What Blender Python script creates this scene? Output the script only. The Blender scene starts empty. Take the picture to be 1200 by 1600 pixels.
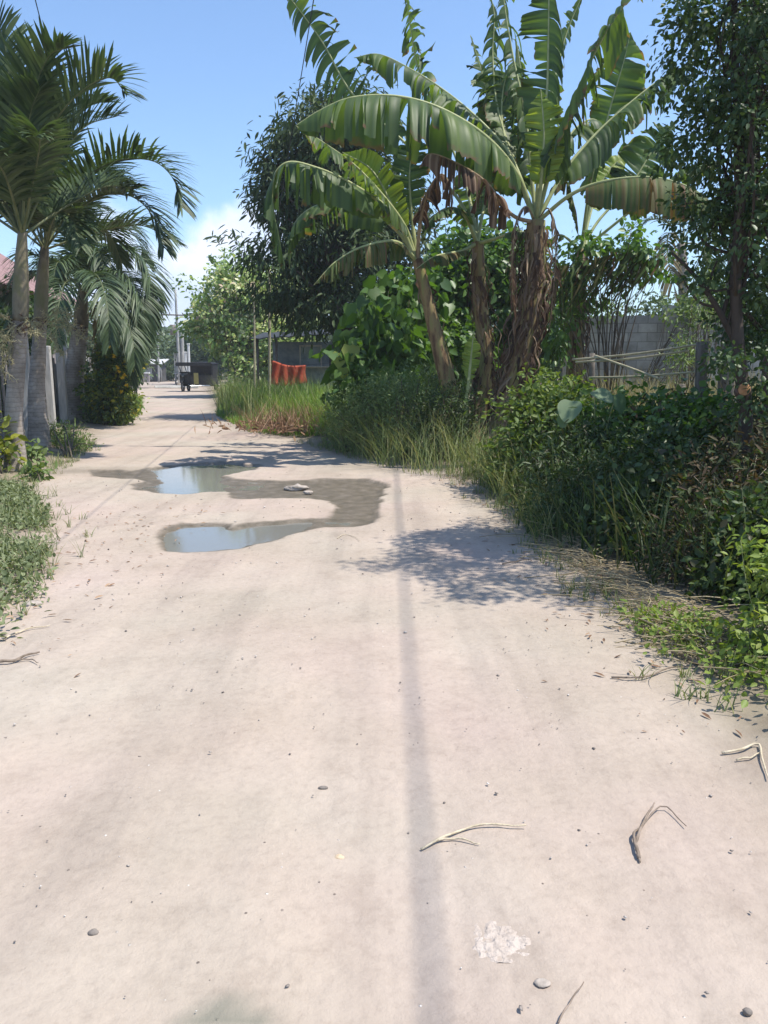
import bpy, math, random
import numpy as np
from mathutils import Vector

random.seed(11)
rng = np.random.default_rng(11)
scene = bpy.context.scene
COL = scene.collection
PI = math.pi

# ------------------------------------------------------------------ camera maths
F = 1230.0
CAMH = 1.5
TH = math.atan(225.0 / F)
CT, ST = math.cos(TH), math.sin(TH)


def at(px, py, D):
    """point seen at photograph position (px, py) at distance D ahead"""
    x = (px - 600) / F
    v = (800 - py) / F
    d = np.array([x, CT + v * ST, -ST + v * CT])
    return np.array([0, 0, CAMH]) + d * (D / d[1])


def gr(px, py):
    x = (px - 600) / F
    v = (800 - py) / F
    d = np.array([x, CT + v * ST, -ST + v * CT])
    t = -CAMH / d[2]
    return np.array([d[0] * t, d[1] * t, 0.0])


# ------------------------------------------------------------------ terrain functions
LY = [-40, 0, 4.2, 5.9, 8, 10, 14, 17, 22.5, 29, 54, 87, 130]
LX = [-3.4, -2.9, -2.35, -2.5, -3.5, -4.7, -5.4, -6.3, -8.1, -9.1, -17.5, -31, -48]
RY = [-40, 0, 3, 3.75, 4.9, 6.5, 8, 10.2, 11.3, 14.3, 18, 29, 54, 87, 130]
RX = [1.3, 1.3, 1.42, 1.5, 1.4, 1.28, 1.3, 1.24, .83, -.93, -2.5, -6.3, -12, -21, -34]


def xl(y): return np.interp(y, LY, LX)
def xr(y): return np.interp(y, RY, RX)
def sstep(a, b, x):
    t = np.clip((x - a) / (b - a), 0, 1)
    return t * t * (3 - 2 * t)


def vnoise(x, y, seed=0):
    """smooth value noise, vectorised"""
    xi = np.floor(x).astype(np.int64); yi = np.floor(y).astype(np.int64)
    fx = x - xi; fy = y - yi
    fx = fx * fx * (3 - 2 * fx); fy = fy * fy * (3 - 2 * fy)

    def h(a, b):
        n = (a * 374761393 + b * 668265263 + seed * 974634777) & 0x7fffffff
        n = ((n ^ (n >> 13)) * 1274126177) & 0x7fffffff
        return ((n ^ (n >> 16)) & 0xffff) / 65535.0
    return ((h(xi, yi) * (1 - fx) + h(xi + 1, yi) * fx) * (1 - fy) + (h(xi, yi + 1) * (1 - fx) + h(xi + 1, yi + 1) * fx) * fy) * 2 - 1


def fbm(x, y, seed=0, octv=4):
    a, s, f = 1.0, 0.0, 1.0
    for k in range(octv):
        s = s + a * vnoise(x * f, y * f, seed + k); a *= .5; f *= 2.03
    return s / 1.9


def crop3(pts): return np.array([gr(100 + x / 2.222, 680 + y / 2.222)[:2] for x, y in pts])


MUD = crop3([(90, 118), (180, 118), (240, 122), (300, 110), (420, 96), (560, 88), (690, 100), (665, 118), (620, 124), (545, 138), (600, 150), (760, 155),
             (900, 147), (1060, 152), (1130, 170), (1110, 200), (1100, 235), (1095, 270), (1090, 298), (1000, 315), (900, 318),
             (800, 337), (720, 364), (600, 386), (420, 402), (345, 396), (313, 358), (335, 322), (400, 300), (560, 300),
             (580, 314), (640, 304), (780, 290), (930, 285), (945, 252), (930, 222), (820, 215), (740, 216), (600, 219),
             (560, 195), (480, 195), (400, 202), (330, 202), (240, 188), (235, 170), (290, 158), (250, 148), (170, 148), (100, 140)])
W1 = crop3([(850, 318), (800, 333), (720, 360), (600, 382), (420, 398), (350, 392), (318, 358), (340, 326), (400, 304),
            (560, 303), (580, 316), (640, 308), (780, 294), (860, 290)])
W2 = crop3([(300, 112), (420, 99), (560, 92), (680, 103), (620, 122), (540, 140), (560, 165), (560, 190), (480, 193), (400, 199),
            (330, 199), (310, 180), (340, 156), (320, 140)])


def pip(poly, x, y):
    ins = np.zeros(x.shape, bool)
    n = len(poly)
    for i in range(n):
        x0, y0 = poly[i]; x1, y1 = poly[(i + 1) % n]
        c = ((y0 > y) != (y1 > y))
        with np.errstate(divide='ignore', invalid='ignore'):
            xx = (x1 - x0) * (y - y0) / (y1 - y0 + 1e-12) + x0
        ins ^= c & (x < xx)
    return ins


def sdist(poly, x, y):
    """signed distance: positive inside"""
    d = np.full(x.shape, 1e9)
    n = len(poly)
    for i in range(n):
        a = poly[i]; b = poly[(i + 1) % n]
        ab = b - a
        t = np.clip(((x - a[0]) * ab[0] + (y - a[1]) * ab[1]) / (ab @ ab + 1e-12), 0, 1)
        d = np.minimum(d, np.hypot(x - a[0] - t * ab[0], y - a[1] - t * ab[1]))
    return np.where(pip(poly, x, y), d, -d)


def zbase(x, y):
    x = np.asarray(x, float); y = np.asarray(y, float)
    fade = 1 / (1 + np.abs(y) / 40)
    z = .018 * fbm(x * .55, y * .45, 3, 3) * fade
    out = np.maximum(xl(y) - x, x - xr(y))
    z = z + .07 * sstep(0.0, .7, out + .2 * vnoise(x * 1.5, y * 1.5, 9)) + .05 * sstep(.5, 3, out)
    # shallow wheel ruts
    xc = (xl(y) + xr(y)) / 2
    for o in (-.75, .75):
        z = z - .012 * np.exp(-((x - xc - o) / .22) ** 2)
    return z


# ------------------------------------------------------------------ mesh helpers
class MB:
    def __init__(self):
        self.v = []; self.f = {3: [], 4: []}; self.a = []; self.n = 0; self.big = []; self.mi = []

    def add(self, v, f, rnd=0.5, extra=None):
        v = np.asarray(v, float).reshape(-1, 3)
        f = np.asarray(f, np.int64)
        if f.ndim == 2 and len(f):
            self.f[f.shape[1]].append(f + self.n)
        r = np.zeros((len(v), 3)); r[:, 0] = rnd
        if extra is not None: r[:, 1:] = extra
        self.v.append(v); self.a.append(r); self.n += len(v)

    def poly(self, idx): self.big.append([i for i in idx])

    def build(self, name, mat, parent=None, smooth=True):
        V = np.concatenate(self.v); A = np.concatenate(self.a)
        if parent is not None:
            p = parent
            off = np.zeros(3)
            while p is not None:
                off += np.array(p.location); p = p.parent
            V = V - off
        me = bpy.data.meshes.new(name)
        tri = np.concatenate(self.f[3]) if self.f[3] else np.zeros((0, 3), int)
        qd = np.concatenate(self.f[4]) if self.f[4] else np.zeros((0, 4), int)
        loops = np.concatenate([tri.ravel(), qd.ravel()] + [np.array(b) for b in self.big]).astype(np.int32)
        tot = np.concatenate([np.full(len(tri), 3), np.full(len(qd), 4), np.array([len(b) for b in self.big], int)]).astype(np.int32)
        st = np.concatenate([[0], np.cumsum(tot)[:-1]]).astype(np.int32)
        me.vertices.add(len(V)); me.vertices.foreach_set('co', V.astype(np.float32).ravel())
        me.loops.add(len(loops)); me.loops.foreach_set('vertex_index', loops)
        me.polygons.add(len(tot)); me.polygons.foreach_set('loop_start', st); me.polygons.foreach_set('loop_total', tot)
        me.polygons.foreach_set('use_smooth', np.full(len(tot), smooth))
        at_ = me.attributes.new('rnd', 'FLOAT_VECTOR', 'POINT')
        at_.data.foreach_set('vector', A.astype(np.float32).ravel())
        me.update(calc_edges=True); me.validate()
        me.materials.append(mat)
        o = bpy.data.objects.new(name, me); COL.objects.link(o)
        if parent is not None: o.parent = parent
        return o


def nrm(v):
    v = np.asarray(v, float)
    return v / (np.linalg.norm(v, axis=-1, keepdims=True) + 1e-12)


def spline(pts, n):
    """Catmull-Rom through pts resampled to n points by arc length"""
    P = np.asarray(pts, float)
    if len(P) == 2:
        t = np.linspace(0, 1, n)[:, None]
        return P[0] * (1 - t) + P[1] * t
    Q = np.vstack([2 * P[0] - P[1], P, 2 * P[-1] - P[-2]])
    out = []
    for i in range(len(P) - 1):
        p0, p1, p2, p3 = Q[i:i + 4]
        for t in np.linspace(0, 1, 16, endpoint=False):
            out.append(.5 * ((2 * p1) + (-p0 + p2) * t + (2 * p0 - 5 * p1 + 4 * p2 - p3) * t * t + (-p0 + 3 * p1 - 3 * p2 + p3) * t ** 3))
    out.append(P[-1]); out = np.array(out)
    s = np.concatenate([[0], np.cumsum(np.linalg.norm(np.diff(out, axis=0), axis=1))])
    u = np.linspace(0, s[-1], n)
    return np.stack([np.interp(u, s, out[:, k]) for k in range(3)], 1)


def tube(mb, pts, r, seg=8, rnd=.5, wob=0.0, cap=True, flat=1.0):
    P = np.asarray(pts, float); n = len(P)
    r = np.full(n, r, float) if np.isscalar(r) else np.interp(np.linspace(0, 1, n), np.linspace(0, 1, len(r)), r)
    T = nrm(np.gradient(P, axis=0))
    ref = np.array([0, 0, 1.]) if abs(T[0][2]) < .9 else np.array([1., 0, 0])
    X = nrm(np.cross(T[0], ref)); fr = []
    for i in range(n):
        X = nrm(X - T[i] * (X @ T[i])); fr.append((X, np.cross(T[i], X)))
    V = []
    for i in range(n):
        for k in range(seg):
            a = 2 * PI * k / seg
            rr = r[i] * (1 + wob * (random.random() - .5))
            V.append(P[i] + rr * (math.cos(a) * fr[i][0] + flat * math.sin(a) * fr[i][1]))
    fs = [(i * seg + k, i * seg + (k + 1) % seg, (i + 1) * seg + (k + 1) % seg, (i + 1) * seg + k) for i in range(n - 1) for k in range(seg)]
    base = mb.n
    mb.add(V, fs, rnd, np.stack([np.repeat(np.linspace(0, 1, n), seg), np.zeros(n * seg)], 1))
    if cap:
        mb.poly([base + k for k in range(seg)][::-1]); mb.poly([base + (n - 1) * seg + k for k in range(seg)])


def box(mb, c, s, rz=0, rnd=.5, bev=0.0, tilt=(0, 0)):
    """box; with bev the edges are chamfered"""
    c = np.asarray(c, float); hx, hy, hz = np.asarray(s, float) / 2
    b = min(bev, hx * .9, hy * .9, hz * .9)
    R = np.array([[math.cos(rz), -math.sin(rz), 0], [math.sin(rz), math.cos(rz), 0], [0, 0, 1]])
    rx, ry = tilt
    Rx = np.array([[1, 0, 0], [0, math.cos(rx), -math.sin(rx)], [0, math.sin(rx), math.cos(rx)]])
    Ry = np.array([[math.cos(ry), 0, math.sin(ry)], [0, 1, 0], [-math.sin(ry), 0, math.cos(ry)]])
    M = R @ Rx @ Ry
    if b <= 0:
        V = np.array([(x, y, z) for z in (-hz, hz) for y in (-hy, hy) for x in (-hx, hx)])
        Fq = [(0, 2, 3, 1), (4, 5, 7, 6), (0, 1, 5, 4), (2, 6, 7, 3), (0, 4, 6, 2), (1, 3, 7, 5)]
        mb.add(V @ M.T + c, Fq, rnd); return
    base = mb.n; V = []; idx = {}
    for sx in (-1, 1):
        for sy in (-1, 1):
            for sz in (-1, 1):
                for ax in range(3):
                    p = [sx * (hx - b), sy * (hy - b), sz * (hz - b)]
                    p[ax] = (sx * hx, sy * hy, sz * hz)[ax]
                    idx[(sx, sy, sz, ax)] = len(V); V.append(p)
    qs, ts = [], []
    for ax in range(3):
        o = [a for a in range(3) if a != ax]
        for s_ in (-1, 1):
            cyc = [(-1, -1), (1, -1), (1, 1), (-1, 1)]
            f = []
            for u, v in cyc:
                k = [0, 0, 0]; k[ax] = s_; k[o[0]] = u; k[o[1]] = v
                f.append(idx[(k[0], k[1], k[2], ax)])
            qs.append(f)
        for u in (-1, 1):
            for v in (-1, 1):
                f = []
                for e, a2 in ((-1, o[0]), (1, o[0]), (1, o[1]), (-1, o[1])):
                    k = [0, 0, 0]; k[ax] = e; k[o[0]] = u; k[o[1]] = v
                    f.append(idx[(k[0], k[1], k[2], a2)])
                qs.append(f)
    for sx in (-1, 1):
        for sy in (-1, 1):
            for sz in (-1, 1):
                ts.append([idx[(sx, sy, sz, a)] for a in range(3)])
    V = np.array(V) @ M.T + c
    mb.add(V, qs, rnd)
    mb.f[3].append(np.array(ts) + base)


# leaf templates: x = width, y = length, z = fold
def tpl(w, fold=.12, droop=.12, wide=.4):
    return (np.array([(0, 0, 0), (w * .42, .25, fold * w), (w * .5, wide + .2, fold * w * 1.1 - droop * .3), (0, 1, -droop), (-w * .5, wide + .2, fold * w * 1.1 - droop * .3), (-w * .42, .25, fold * w)]),
            np.array([(0, 1, 2, 3), (0, 3, 4, 5)]))


T_OVAL = tpl(.55); T_NARROW = tpl(.26); T_ROUND = tpl(.85, .1, .08, .3)
T_HEART = (np.array([(0, 0, 0), (.30, -.12, .05), (.52, .2, .08), (.38, .62, .02), (0, 1.05, -.18), (-.38, .62, .02), (-.52, .2, .08), (-.30, -.12, .05), (0, .5, -.05)]),
           np.array([(0, 1, 2, 8), (8, 2, 3, 4), (0, 8, 6, 7), (8, 4, 5, 6)]))


def leaves(mb, P, D, N, size, T, rnd=None):
    P = np.asarray(P, float); n = len(P)
    Y = nrm(D); Z = N - Y * np.sum(N * Y, 1, keepdims=True); Z = nrm(Z); X = np.cross(Y, Z)
    tv, tf = T
    size = np.broadcast_to(np.asarray(size, float), (n,))
    V = P[:, None, :] + size[:, None, None] * (tv[None, :, 0:1] * X[:, None, :] + tv[None, :, 1:2] * Y[:, None, :] + tv[None, :, 2:3] * Z[:, None, :])
    k = len(tv)
    fs = (tf[None] + (np.arange(n) * k)[:, None, None]).reshape(-1, tf.shape[1])
    r = rng.random(n) if rnd is None else rnd
    mb.add(V.reshape(-1, 3), fs, np.repeat(r, k))


def rdir(n): return nrm(rng.normal(size=(n, 3)))


def blob_pts(blobs, ncl, per, cr, shell=.55):
    """clumped leaf positions inside ellipsoids [(centre, radii)]: returns points, outward dirs, clump centres, clump id"""
    vol = np.array([np.prod(b[1]) ** .67 for b in blobs]); vol = vol / vol.sum()
    which = rng.choice(len(blobs), ncl, p=vol)
    C = np.array([b[0] for b in blobs])[which]; R = np.array([b[1] for b in blobs])[which]
    u = rdir(ncl); rad = (shell + (1 - shell) * rng.random(ncl) ** .6) * (1 + .17 * rng.normal(size=ncl))
    cc = C + u * R * rad[:, None]
    cid = np.repeat(np.arange(ncl), per)
    off = rng.normal(size=(ncl * per, 3)) * cr * np.array([1, 1, .7])
    P = cc[cid] + off
    out = nrm((P - C[cid]) / R[cid] + .6 * off / cr)
    return P, out, cc, cid


def foliage(mb, blobs, ncl, per, cr, size, T, droop=.3, shell=.55, zmin=None, flat=.6):
    P, out, cc, cid = blob_pts(blobs, ncl, per, cr, shell)
    if zmin is not None:
        k = P[:, 2] > zmin; P, out, cid = P[k], out[k], cid[k]
    n = len(P)
    D = nrm(out * .7 + rdir(n) * .8 + np.array([0, 0, -droop]))
    N = nrm(np.array([0, 0, 1.]) * flat + rdir(n) * .55 + out * .25)
    sz = size * (0.4 + 1.0 * rng.random(n))
    r = np.clip(.5 * rng.random(len(cc))[cid] + .5 * rng.random(n), 0, 1)
    leaves(mb, P, D, N, sz, T, r)
    return cc


def grass(mb, P, h, w, lean=.35, curl=.5, rings=4, rnd=None):
    n = len(P)
    h = np.broadcast_to(np.asarray(h, float), (n,)) * (0.55 + .6 * rng.random(n))
    az = rng.random(n) * 2 * PI
    dirv = np.stack([np.cos(az), np.sin(az), np.zeros(n)], 1)
    side = np.stack([-np.sin(az + .4), np.cos(az + .4), np.zeros(n)], 1)
    ln = lean * rng.random(n) + .03; cu = curl * rng.random(n)
    V = np.zeros((n, rings, 2, 3))
    for i in range(rings):
        t = i / (rings - 1)
        c = P + np.array([0, 0, 1.]) * (h * (t - .35 * cu * t ** 2.5))[:, None] + dirv * (h * (ln * t + cu * t ** 2.2 * .8))[:, None]
        ww = w * (1 - t) ** .6 * .5 + .0004
        V[:, i, 0] = c - side * ww; V[:, i, 1] = c + side * ww
    k = rings * 2
    tf = np.array([(2 * i, 2 * i + 1, 2 * i + 3, 2 * i + 2) for i in range(rings - 1)])
    fs = (tf[None] + (np.arange(n) * k)[:, None, None]).reshape(-1, 4)
    mb.add(V.reshape(-1, 3), fs, np.repeat(rng.random(n) if rnd is None else rnd, k))


def scatter(poly, n):
    poly = np.asarray(poly, float); lo, hi = poly.min(0), poly.max(0); out = []
    while sum(len(o) for o in out) < n:
        q = lo + (hi - lo) * rng.random((n * 2, 2))
        out.append(q[pip(poly, q[:, 0], q[:, 1])])
    q = np.concatenate(out)[:n]
    return np.column_stack([q, zbase(q[:, 0], q[:, 1])])


# ------------------------------------------------------------------ object helpers
def tag(o, label=None, cat=None, group=None, kind=None):
    if label: o['label'] = label
    if cat: o['category'] = cat
    if group: o['group'] = group
    if kind: o['kind'] = kind
    return o


def thing(name, label, cat, loc, group=None):
    o = bpy.data.objects.new(name, None); COL.objects.link(o)
    o.location = Vector([float(c) for c in loc]); o.empty_display_size = .2
    return tag(o, label, cat, group)


# ------------------------------------------------------------------ materials
def newmat(name):
    m = bpy.data.materials.new(name); m.use_nodes = True
    nt = m.node_tree; nt.nodes.clear()
    out = nt.nodes.new('ShaderNodeOutputMaterial')
    return m, nt, out


def nd(nt, t, **kw):
    n = nt.nodes.new(t)
    for k, v in kw.items():
        if k in n.inputs: n.inputs[k].default_value = v
        else: setattr(n, k, v)
    return n


def ramp(nt, src, stops):
    r = nt.nodes.new('ShaderNodeValToRGB')
    e = r.color_ramp.elements
    while len(e) < len(stops): e.new(.5)
    for i, (p, c) in enumerate(stops):
        e[i].position = p; e[i].color = (*c, 1)
    nt.links.new(src, r.inputs[0])
    return r.outputs[0]


def leafmat(name, stops, trans=.3, tcol=(1.3, 1.5, .45), rough=.45, spec=.4, vein=0, edge=None):
    m, nt, out = newmat(name)
    a = nd(nt, 'ShaderNodeAttribute', attribute_name='rnd')
    sp = nd(nt, 'ShaderNodeSeparateXYZ'); nt.links.new(a.outputs['Vector'], sp.inputs[0])
    c = ramp(nt, sp.outputs[0], stops)
    if vein:
        sc = nd(nt, 'ShaderNodeMath', operation='MULTIPLY'); nt.links.new(sp.outputs[1], sc.inputs[0]); sc.inputs[1].default_value = vein
        sn = nd(nt, 'ShaderNodeMath', operation='SINE'); nt.links.new(sc.outputs[0], sn.inputs[0])
        ma = nd(nt, 'ShaderNodeMath', operation='MULTIPLY_ADD'); nt.links.new(sn.outputs[0], ma.inputs[0]); ma.inputs[1].default_value = .14; ma.inputs[2].default_value = .95
        mx = nd(nt, 'ShaderNodeVectorMath', operation='SCALE'); nt.links.new(c, mx.inputs[0]); nt.links.new(ma.outputs[0], mx.inputs['Scale'])
        c = mx.outputs[0]
    if edge:
        nz = nd(nt, 'ShaderNodeTexNoise', Scale=9.0, Detail=3.0)
        ad = nd(nt, 'ShaderNodeMath', operation='ADD'); nt.links.new(sp.outputs[2], ad.inputs[0]); nt.links.new(nz.outputs[0], ad.inputs[1])
        mr = nd(nt, 'ShaderNodeMapRange'); nt.links.new(ad.outputs[0], mr.inputs[0]); mr.inputs[1].default_value = 1.28; mr.inputs[2].default_value = 1.46
        mi = nd(nt, 'ShaderNodeMixRGB'); nt.links.new(mr.outputs[0], mi.inputs[0]); nt.links.new(c, mi.inputs[1]); mi.inputs[2].default_value = (*edge, 1)
        c = mi.outputs[0]
    p = nd(nt, 'ShaderNodeBsdfPrincipled', Roughness=rough); p.inputs['Specular IOR Level'].default_value = spec
    nt.links.new(c, p.inputs['Base Color'])
    tr = nd(nt, 'ShaderNodeBsdfTranslucent')
    vm = nd(nt, 'ShaderNodeVectorMath', operation='MULTIPLY'); nt.links.new(c, vm.inputs[0]); vm.inputs[1].default_value = tcol
    nt.links.new(vm.outputs[0], tr.inputs[0])
    mx = nd(nt, 'ShaderNodeMixShader'); mx.inputs[0].default_value = trans
    nt.links.new(p.outputs[0], mx.inputs[1]); nt.links.new(tr.outputs[0], mx.inputs[2]); nt.links.new(mx.outputs[0], out.inputs[0])
    return m


def surf(name, c1, c2, scale=6, rough=.85, bump=.3, stretch=(1, 1, 1), detail=5, c3=None, spec=.3, bscale=None, metal=0, lo=.35, hi=.65):
    """two or three tone noise surface with bump, object space"""
    m, nt, out = newmat(name)
    tc = nd(nt, 'ShaderNodeTexCoord'); mp = nd(nt, 'ShaderNodeMapping'); mp.inputs['Scale'].default_value = stretch
    nt.links.new(tc.outputs['Object'], mp.inputs[0])
    nz = nd(nt, 'ShaderNodeTexNoise', Scale=scale, Detail=detail, Roughness=.6); nt.links.new(mp.outputs[0], nz.inputs['Vector'])
    st = [(lo, c1), (hi, c2)] if c3 is None else [(lo, c1), ((lo + hi) / 2, c2), (hi, c3)]
    c = ramp(nt, nz.outputs[0], st)
    p = nd(nt, 'ShaderNodeBsdfPrincipled', Roughness=rough, Metallic=metal); p.inputs['Specular IOR Level'].default_value = spec
    nt.links.new(c, p.inputs['Base Color'])
    n2 = nd(nt, 'ShaderNodeTexNoise', Scale=bscale or scale * 3, Detail=4.0); nt.links.new(mp.outputs[0], n2.inputs['Vector'])
    b = nd(nt, 'ShaderNodeBump', Strength=bump, Distance=.02); nt.links.new(n2.outputs[0], b.inputs['Height']); nt.links.new(b.outputs[0], p.inputs['Normal'])
    nt.links.new(p.outputs[0], out.inputs[0])
    return m


M = {}
G = lambda *s: [(i / (len(s) - 1), c) for i, c in enumerate(s)]
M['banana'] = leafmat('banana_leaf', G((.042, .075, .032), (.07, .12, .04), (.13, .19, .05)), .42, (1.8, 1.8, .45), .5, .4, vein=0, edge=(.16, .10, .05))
M['banana_yellow_glow'] = leafmat('banana_leaf_yellow_glow', G((.15, .22, .03), (.22, .30, .05), (.28, .36, .07)), .4, (1.5, 1.5, .5), .5, .4, vein=0)  # yellow leaf colour, mostly a painted stand-in for sun shining through blades
M['banana_brown'] = leafmat('banana_leaf_dry', G((.045, .03, .022), (.10, .062, .042), (.16, .105, .07), (.33, .25, .17)), .25, (1.2, 1.0, .8), .8, .15, vein=0)
M['banana_rust'] = leafmat('banana_leaf_rust', G((.05, .09, .03), (.08, .12, .035), (.14, .12, .05), (.15, .085, .05)), .3, (1.3, 1.1, .7), .6, .2, vein=0)
M['midrib'] = surf('midrib', (.26, .29, .12), (.38, .40, .19), 8, .5, .1)
M['stem_dry'] = surf('stem_dry', (.22, .15, .09), (.34, .25, .15), 12, .8, .3)
M['pseudostem'] = surf('banana_stem', (.10, .055, .03), (.24, .17, .08), 3.5, .75, .5, (3, 3, .6), c3=(.20, .20, .07))
M['palm_leaf'] = leafmat('palm_leaf', G((0.036, 0.063, 0.028), (0.057, 0.092, 0.039), (0.108, 0.149, 0.071)), .22, (1.4, 1.5, .5), .5, .35)
M['palm_leaf_dry'] = leafmat('palm_leaf_dry', G((.16, .13, .07), (.22, .18, .10), (.28, .23, .13)), .2, (1.2, 1.1, .7), .7, .2)
M['coconut_leaf'] = leafmat('coconut_leaf', G((.05, .08, .035), (.07, .11, .05), (.1, .15, .06)), .2, (1.4, 1.5, .5), .45, .4)
M['rachis'] = surf('palm_rachis', (.10, .12, .05), (.18, .19, .09), 5, .55, .1)
M['crownshaft'] = surf('crownshaft', (.10, .085, .06), (.21, .175, .12), 3, .75, .35, (1.5, 1.5, .7), c3=(.16, .15, .075))
M['inflor'] = leafmat('palm_flower_stalk', G((.30, .27, .14), (.42, .38, .22), (.5, .46, .3)), .15, (1.1, 1.1, .8), .7, .2)
M['dark_tree'] = leafmat('dark_tree_leaf', G((.028, .05, .02), (.045, .075, .026), (.08, .115, .038)), .2, (1.5, 1.6, .45), .55, .25)
M['right_tree'] = leafmat('fine_tree_leaf', G((0.034, 0.063, 0.028), (0.056, 0.098, 0.037), (0.101, 0.158, 0.051)), .26, (1.5, 1.6, .5), .45, .4)
M['boug'] = leafmat('bougainvillea_leaf', [(0, (0.072, 0.138, 0.033)), (.3, (0.144, 0.230, 0.055)), (.5, (0.263, 0.368, 0.109)), (.68, (0.502, 0.552, 0.262)), (.86, (0.742, 0.690, 0.481)), (1, (0.431, 0.218, 0.208))], .3, (1.2, 1.3, .6), .5, .35)
M['vine'] = leafmat('vine_leaf', G((0.047, 0.098, 0.025), (0.078, 0.150, 0.033), (0.128, 0.221, 0.044)), .36, (1.5, 1.6, .4), .42, .45)
M['hedge'] = leafmat('hedge_leaf', G((0.062, 0.048, 0.023), (0.042, 0.072, 0.023), (0.062, 0.102, 0.032), (0.112, 0.156, 0.051)), .26, (1.5, 1.6, .4), .5, .35)
M['hedge_brown'] = leafmat('hedge_leaf_brown', G((0.062, 0.043, 0.027), (0.106, 0.072, 0.041), (0.050, 0.072, 0.028), (0.069, 0.102, 0.034)), .25, (1.3, 1.2, .6), .6, .25)
M['bright'] = leafmat('sunny_bush_leaf', G((0.126, 0.198, 0.037), (0.206, 0.286, 0.057), (0.320, 0.363, 0.105)), .4, (1.3, 1.3, .45), .5, .35)
M['croton'] = leafmat('croton_leaf', [(0, (0.047, 0.085, 0.025)), (.5, (0.101, 0.156, 0.037)), (.8, (0.270, 0.299, 0.049)), (1, (0.676, 0.494, 0.049))], .3, (1.3, 1.3, .5), .4, .5)
M['croton_yellow'] = leafmat('croton_leaf_yellow', G((.06, .11, .02), (.2, .24, .035), (.42, .40, .06)), .35, (1.2, 1.2, .5), .4, .5)
M['weed'] = leafmat('weed_leaf', G((0.101, 0.156, 0.049), (0.162, 0.227, 0.080), (0.270, 0.325, 0.148)), .3, (1.3, 1.4, .5), .5, .35)
M['cover'] = leafmat('ground_cover_leaf', G((.11, .14, .065), (.18, .215, .10), (.27, .30, .17)), .25, (1.2, 1.3, .6), .6, .3)
M['grass'] = leafmat('grass_blade', G((0.095, 0.182, 0.031), (0.155, 0.273, 0.049), (0.270, 0.364, 0.086)), .35, (1.4, 1.4, .5), .5, .3)
M['grass_dull'] = leafmat('grass_blade_dull', G((0.102, 0.154, 0.053), (0.160, 0.210, 0.080), (0.320, 0.308, 0.146)), .3, (1.3, 1.3, .6), .55, .3)
M['grass_dark'] = leafmat('grass_blade_dark', G((.03, .06, .02), (.055, .09, .03), (.13, .13, .06)), .3, (1.4, 1.4, .5), .5, .3)
M['grass_dry'] = leafmat('grass_blade_dry', G((0.183, 0.187, 0.073), (0.286, 0.264, 0.115), (0.412, 0.352, 0.188)), .3, (1.2, 1.1, .7), .7, .2)
M['straw'] = leafmat('straw', G((.26, .20, .11), (.40, .32, .19), (.5, .42, .27)), .1, (1, 1, .8), .8, .2)
M['litter'] = leafmat('dead_leaf_litter', G((.16, .09, .055), (.26, .16, .10), (.38, .26, .17)), .1, (1, 1, .8), .85, .15)
M['sunny_green'] = leafmat('sunny_green_leaf', G((.07, .115, .03), (.12, .18, .042), (.21, .26, .075)), .38, (1.4, 1.4, .45), .5, .35)
M['pale_round'] = leafmat('round_pale_leaf', G((.07, .13, .05), (.13, .2, .09), (.2, .27, .16)), .35, (1.3, 1.4, .5), .5, .35)
M['far_tree'] = leafmat('far_tree_leaf', G((0.057, 0.094, 0.047), (0.086, 0.127, 0.063), (0.126, 0.165, 0.078)), .2, (1.3, 1.4, .6), .6, .2)
M['bark'] = surf('bark', (.07, .055, .04), (.16, .13, .10), 8, .9, .6, (1, 1, .3))
M['bark_red'] = surf('bark_reddish', (.07, .045, .035), (.13, .085, .07), 8, .9, .5, (1, 1, .3))
M['bark_dark'] = surf('bark_dark', (.035, .027, .022), (.085, .065, .052), 8, .9, .5, (1, 1, .3))
M['twig'] = surf('twig', (.15, .115, .085), (.28, .22, .175), 20, .9, .3)
M['pale_twig'] = surf('pale_twig', (.42, .35, .24), (.58, .5, .37), 25, .9, .3)
M['concrete'] = surf('weathered_concrete', (.26, .26, .25), (.42, .41, .39), 3, .9, .3)
M['pale_wood'] = surf('pale_wood', (.36, .35, .33), (.52, .50, .47), 5, .85, .3, (4, 4, .5))
M['grey_wood'] = surf('grey_wood', (.13, .12, .11), (.26, .24, .22), 5, .9, .4, (4, 4, .5))
M['old_wood'] = surf('old_wood', (.10, .085, .07), (.2, .175, .15), 7, .95, .6, (3, 3, .5))
M['bamboo'] = surf('bamboo', (.28, .25, .16), (.42, .38, .26), 10, .7, .2)
M['cut_wood'] = surf('cut_wood', (.40, .20, .10), (.52, .30, .16), 14, .8, .2)
M['black'] = surf('black_metal', (.012, .012, .013), (.03, .03, .032), 9, .4, .05, spec=.5)
M['rubber'] = surf('rubber', (.015, .015, .016), (.03, .03, .03), 9, .85, .1)
M['chrome'] = surf('worn_chrome', (.45, .45, .46), (.6, .6, .6), 9, .3, .05, metal=1)
M['yellow_paint'] = surf('faded_yellow_paint', (.30, .26, .08), (.36, .32, .12), 6, .6, .1)
M['dark_cloth'] = surf('dark_vinyl', (.012, .012, .014), (.028, .028, .032), 9, .6, .1)
M['white_paint'] = surf('white_paint', (.62, .62, .60), (.74, .74, .72), 4, .7, .1)
M['wire'] = surf('cable_rubber', (.015, .015, .017), (.03, .03, .03), 9, .6, .05)
M['roof_pink'] = surf('faded_red_roof', (.20, .12, .12), (.32, .21, .20), 4, .8, .2, (1, 6, 1))
M['roof_pale'] = surf('pale_metal_roof', (.42, .42, .42), (.58, .57, .55), 4, .6, .15)
M['roof_dark'] = surf('dark_tarp_roof', (.02, .022, .025), (.05, .053, .056), 5, .7, .2)
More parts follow.
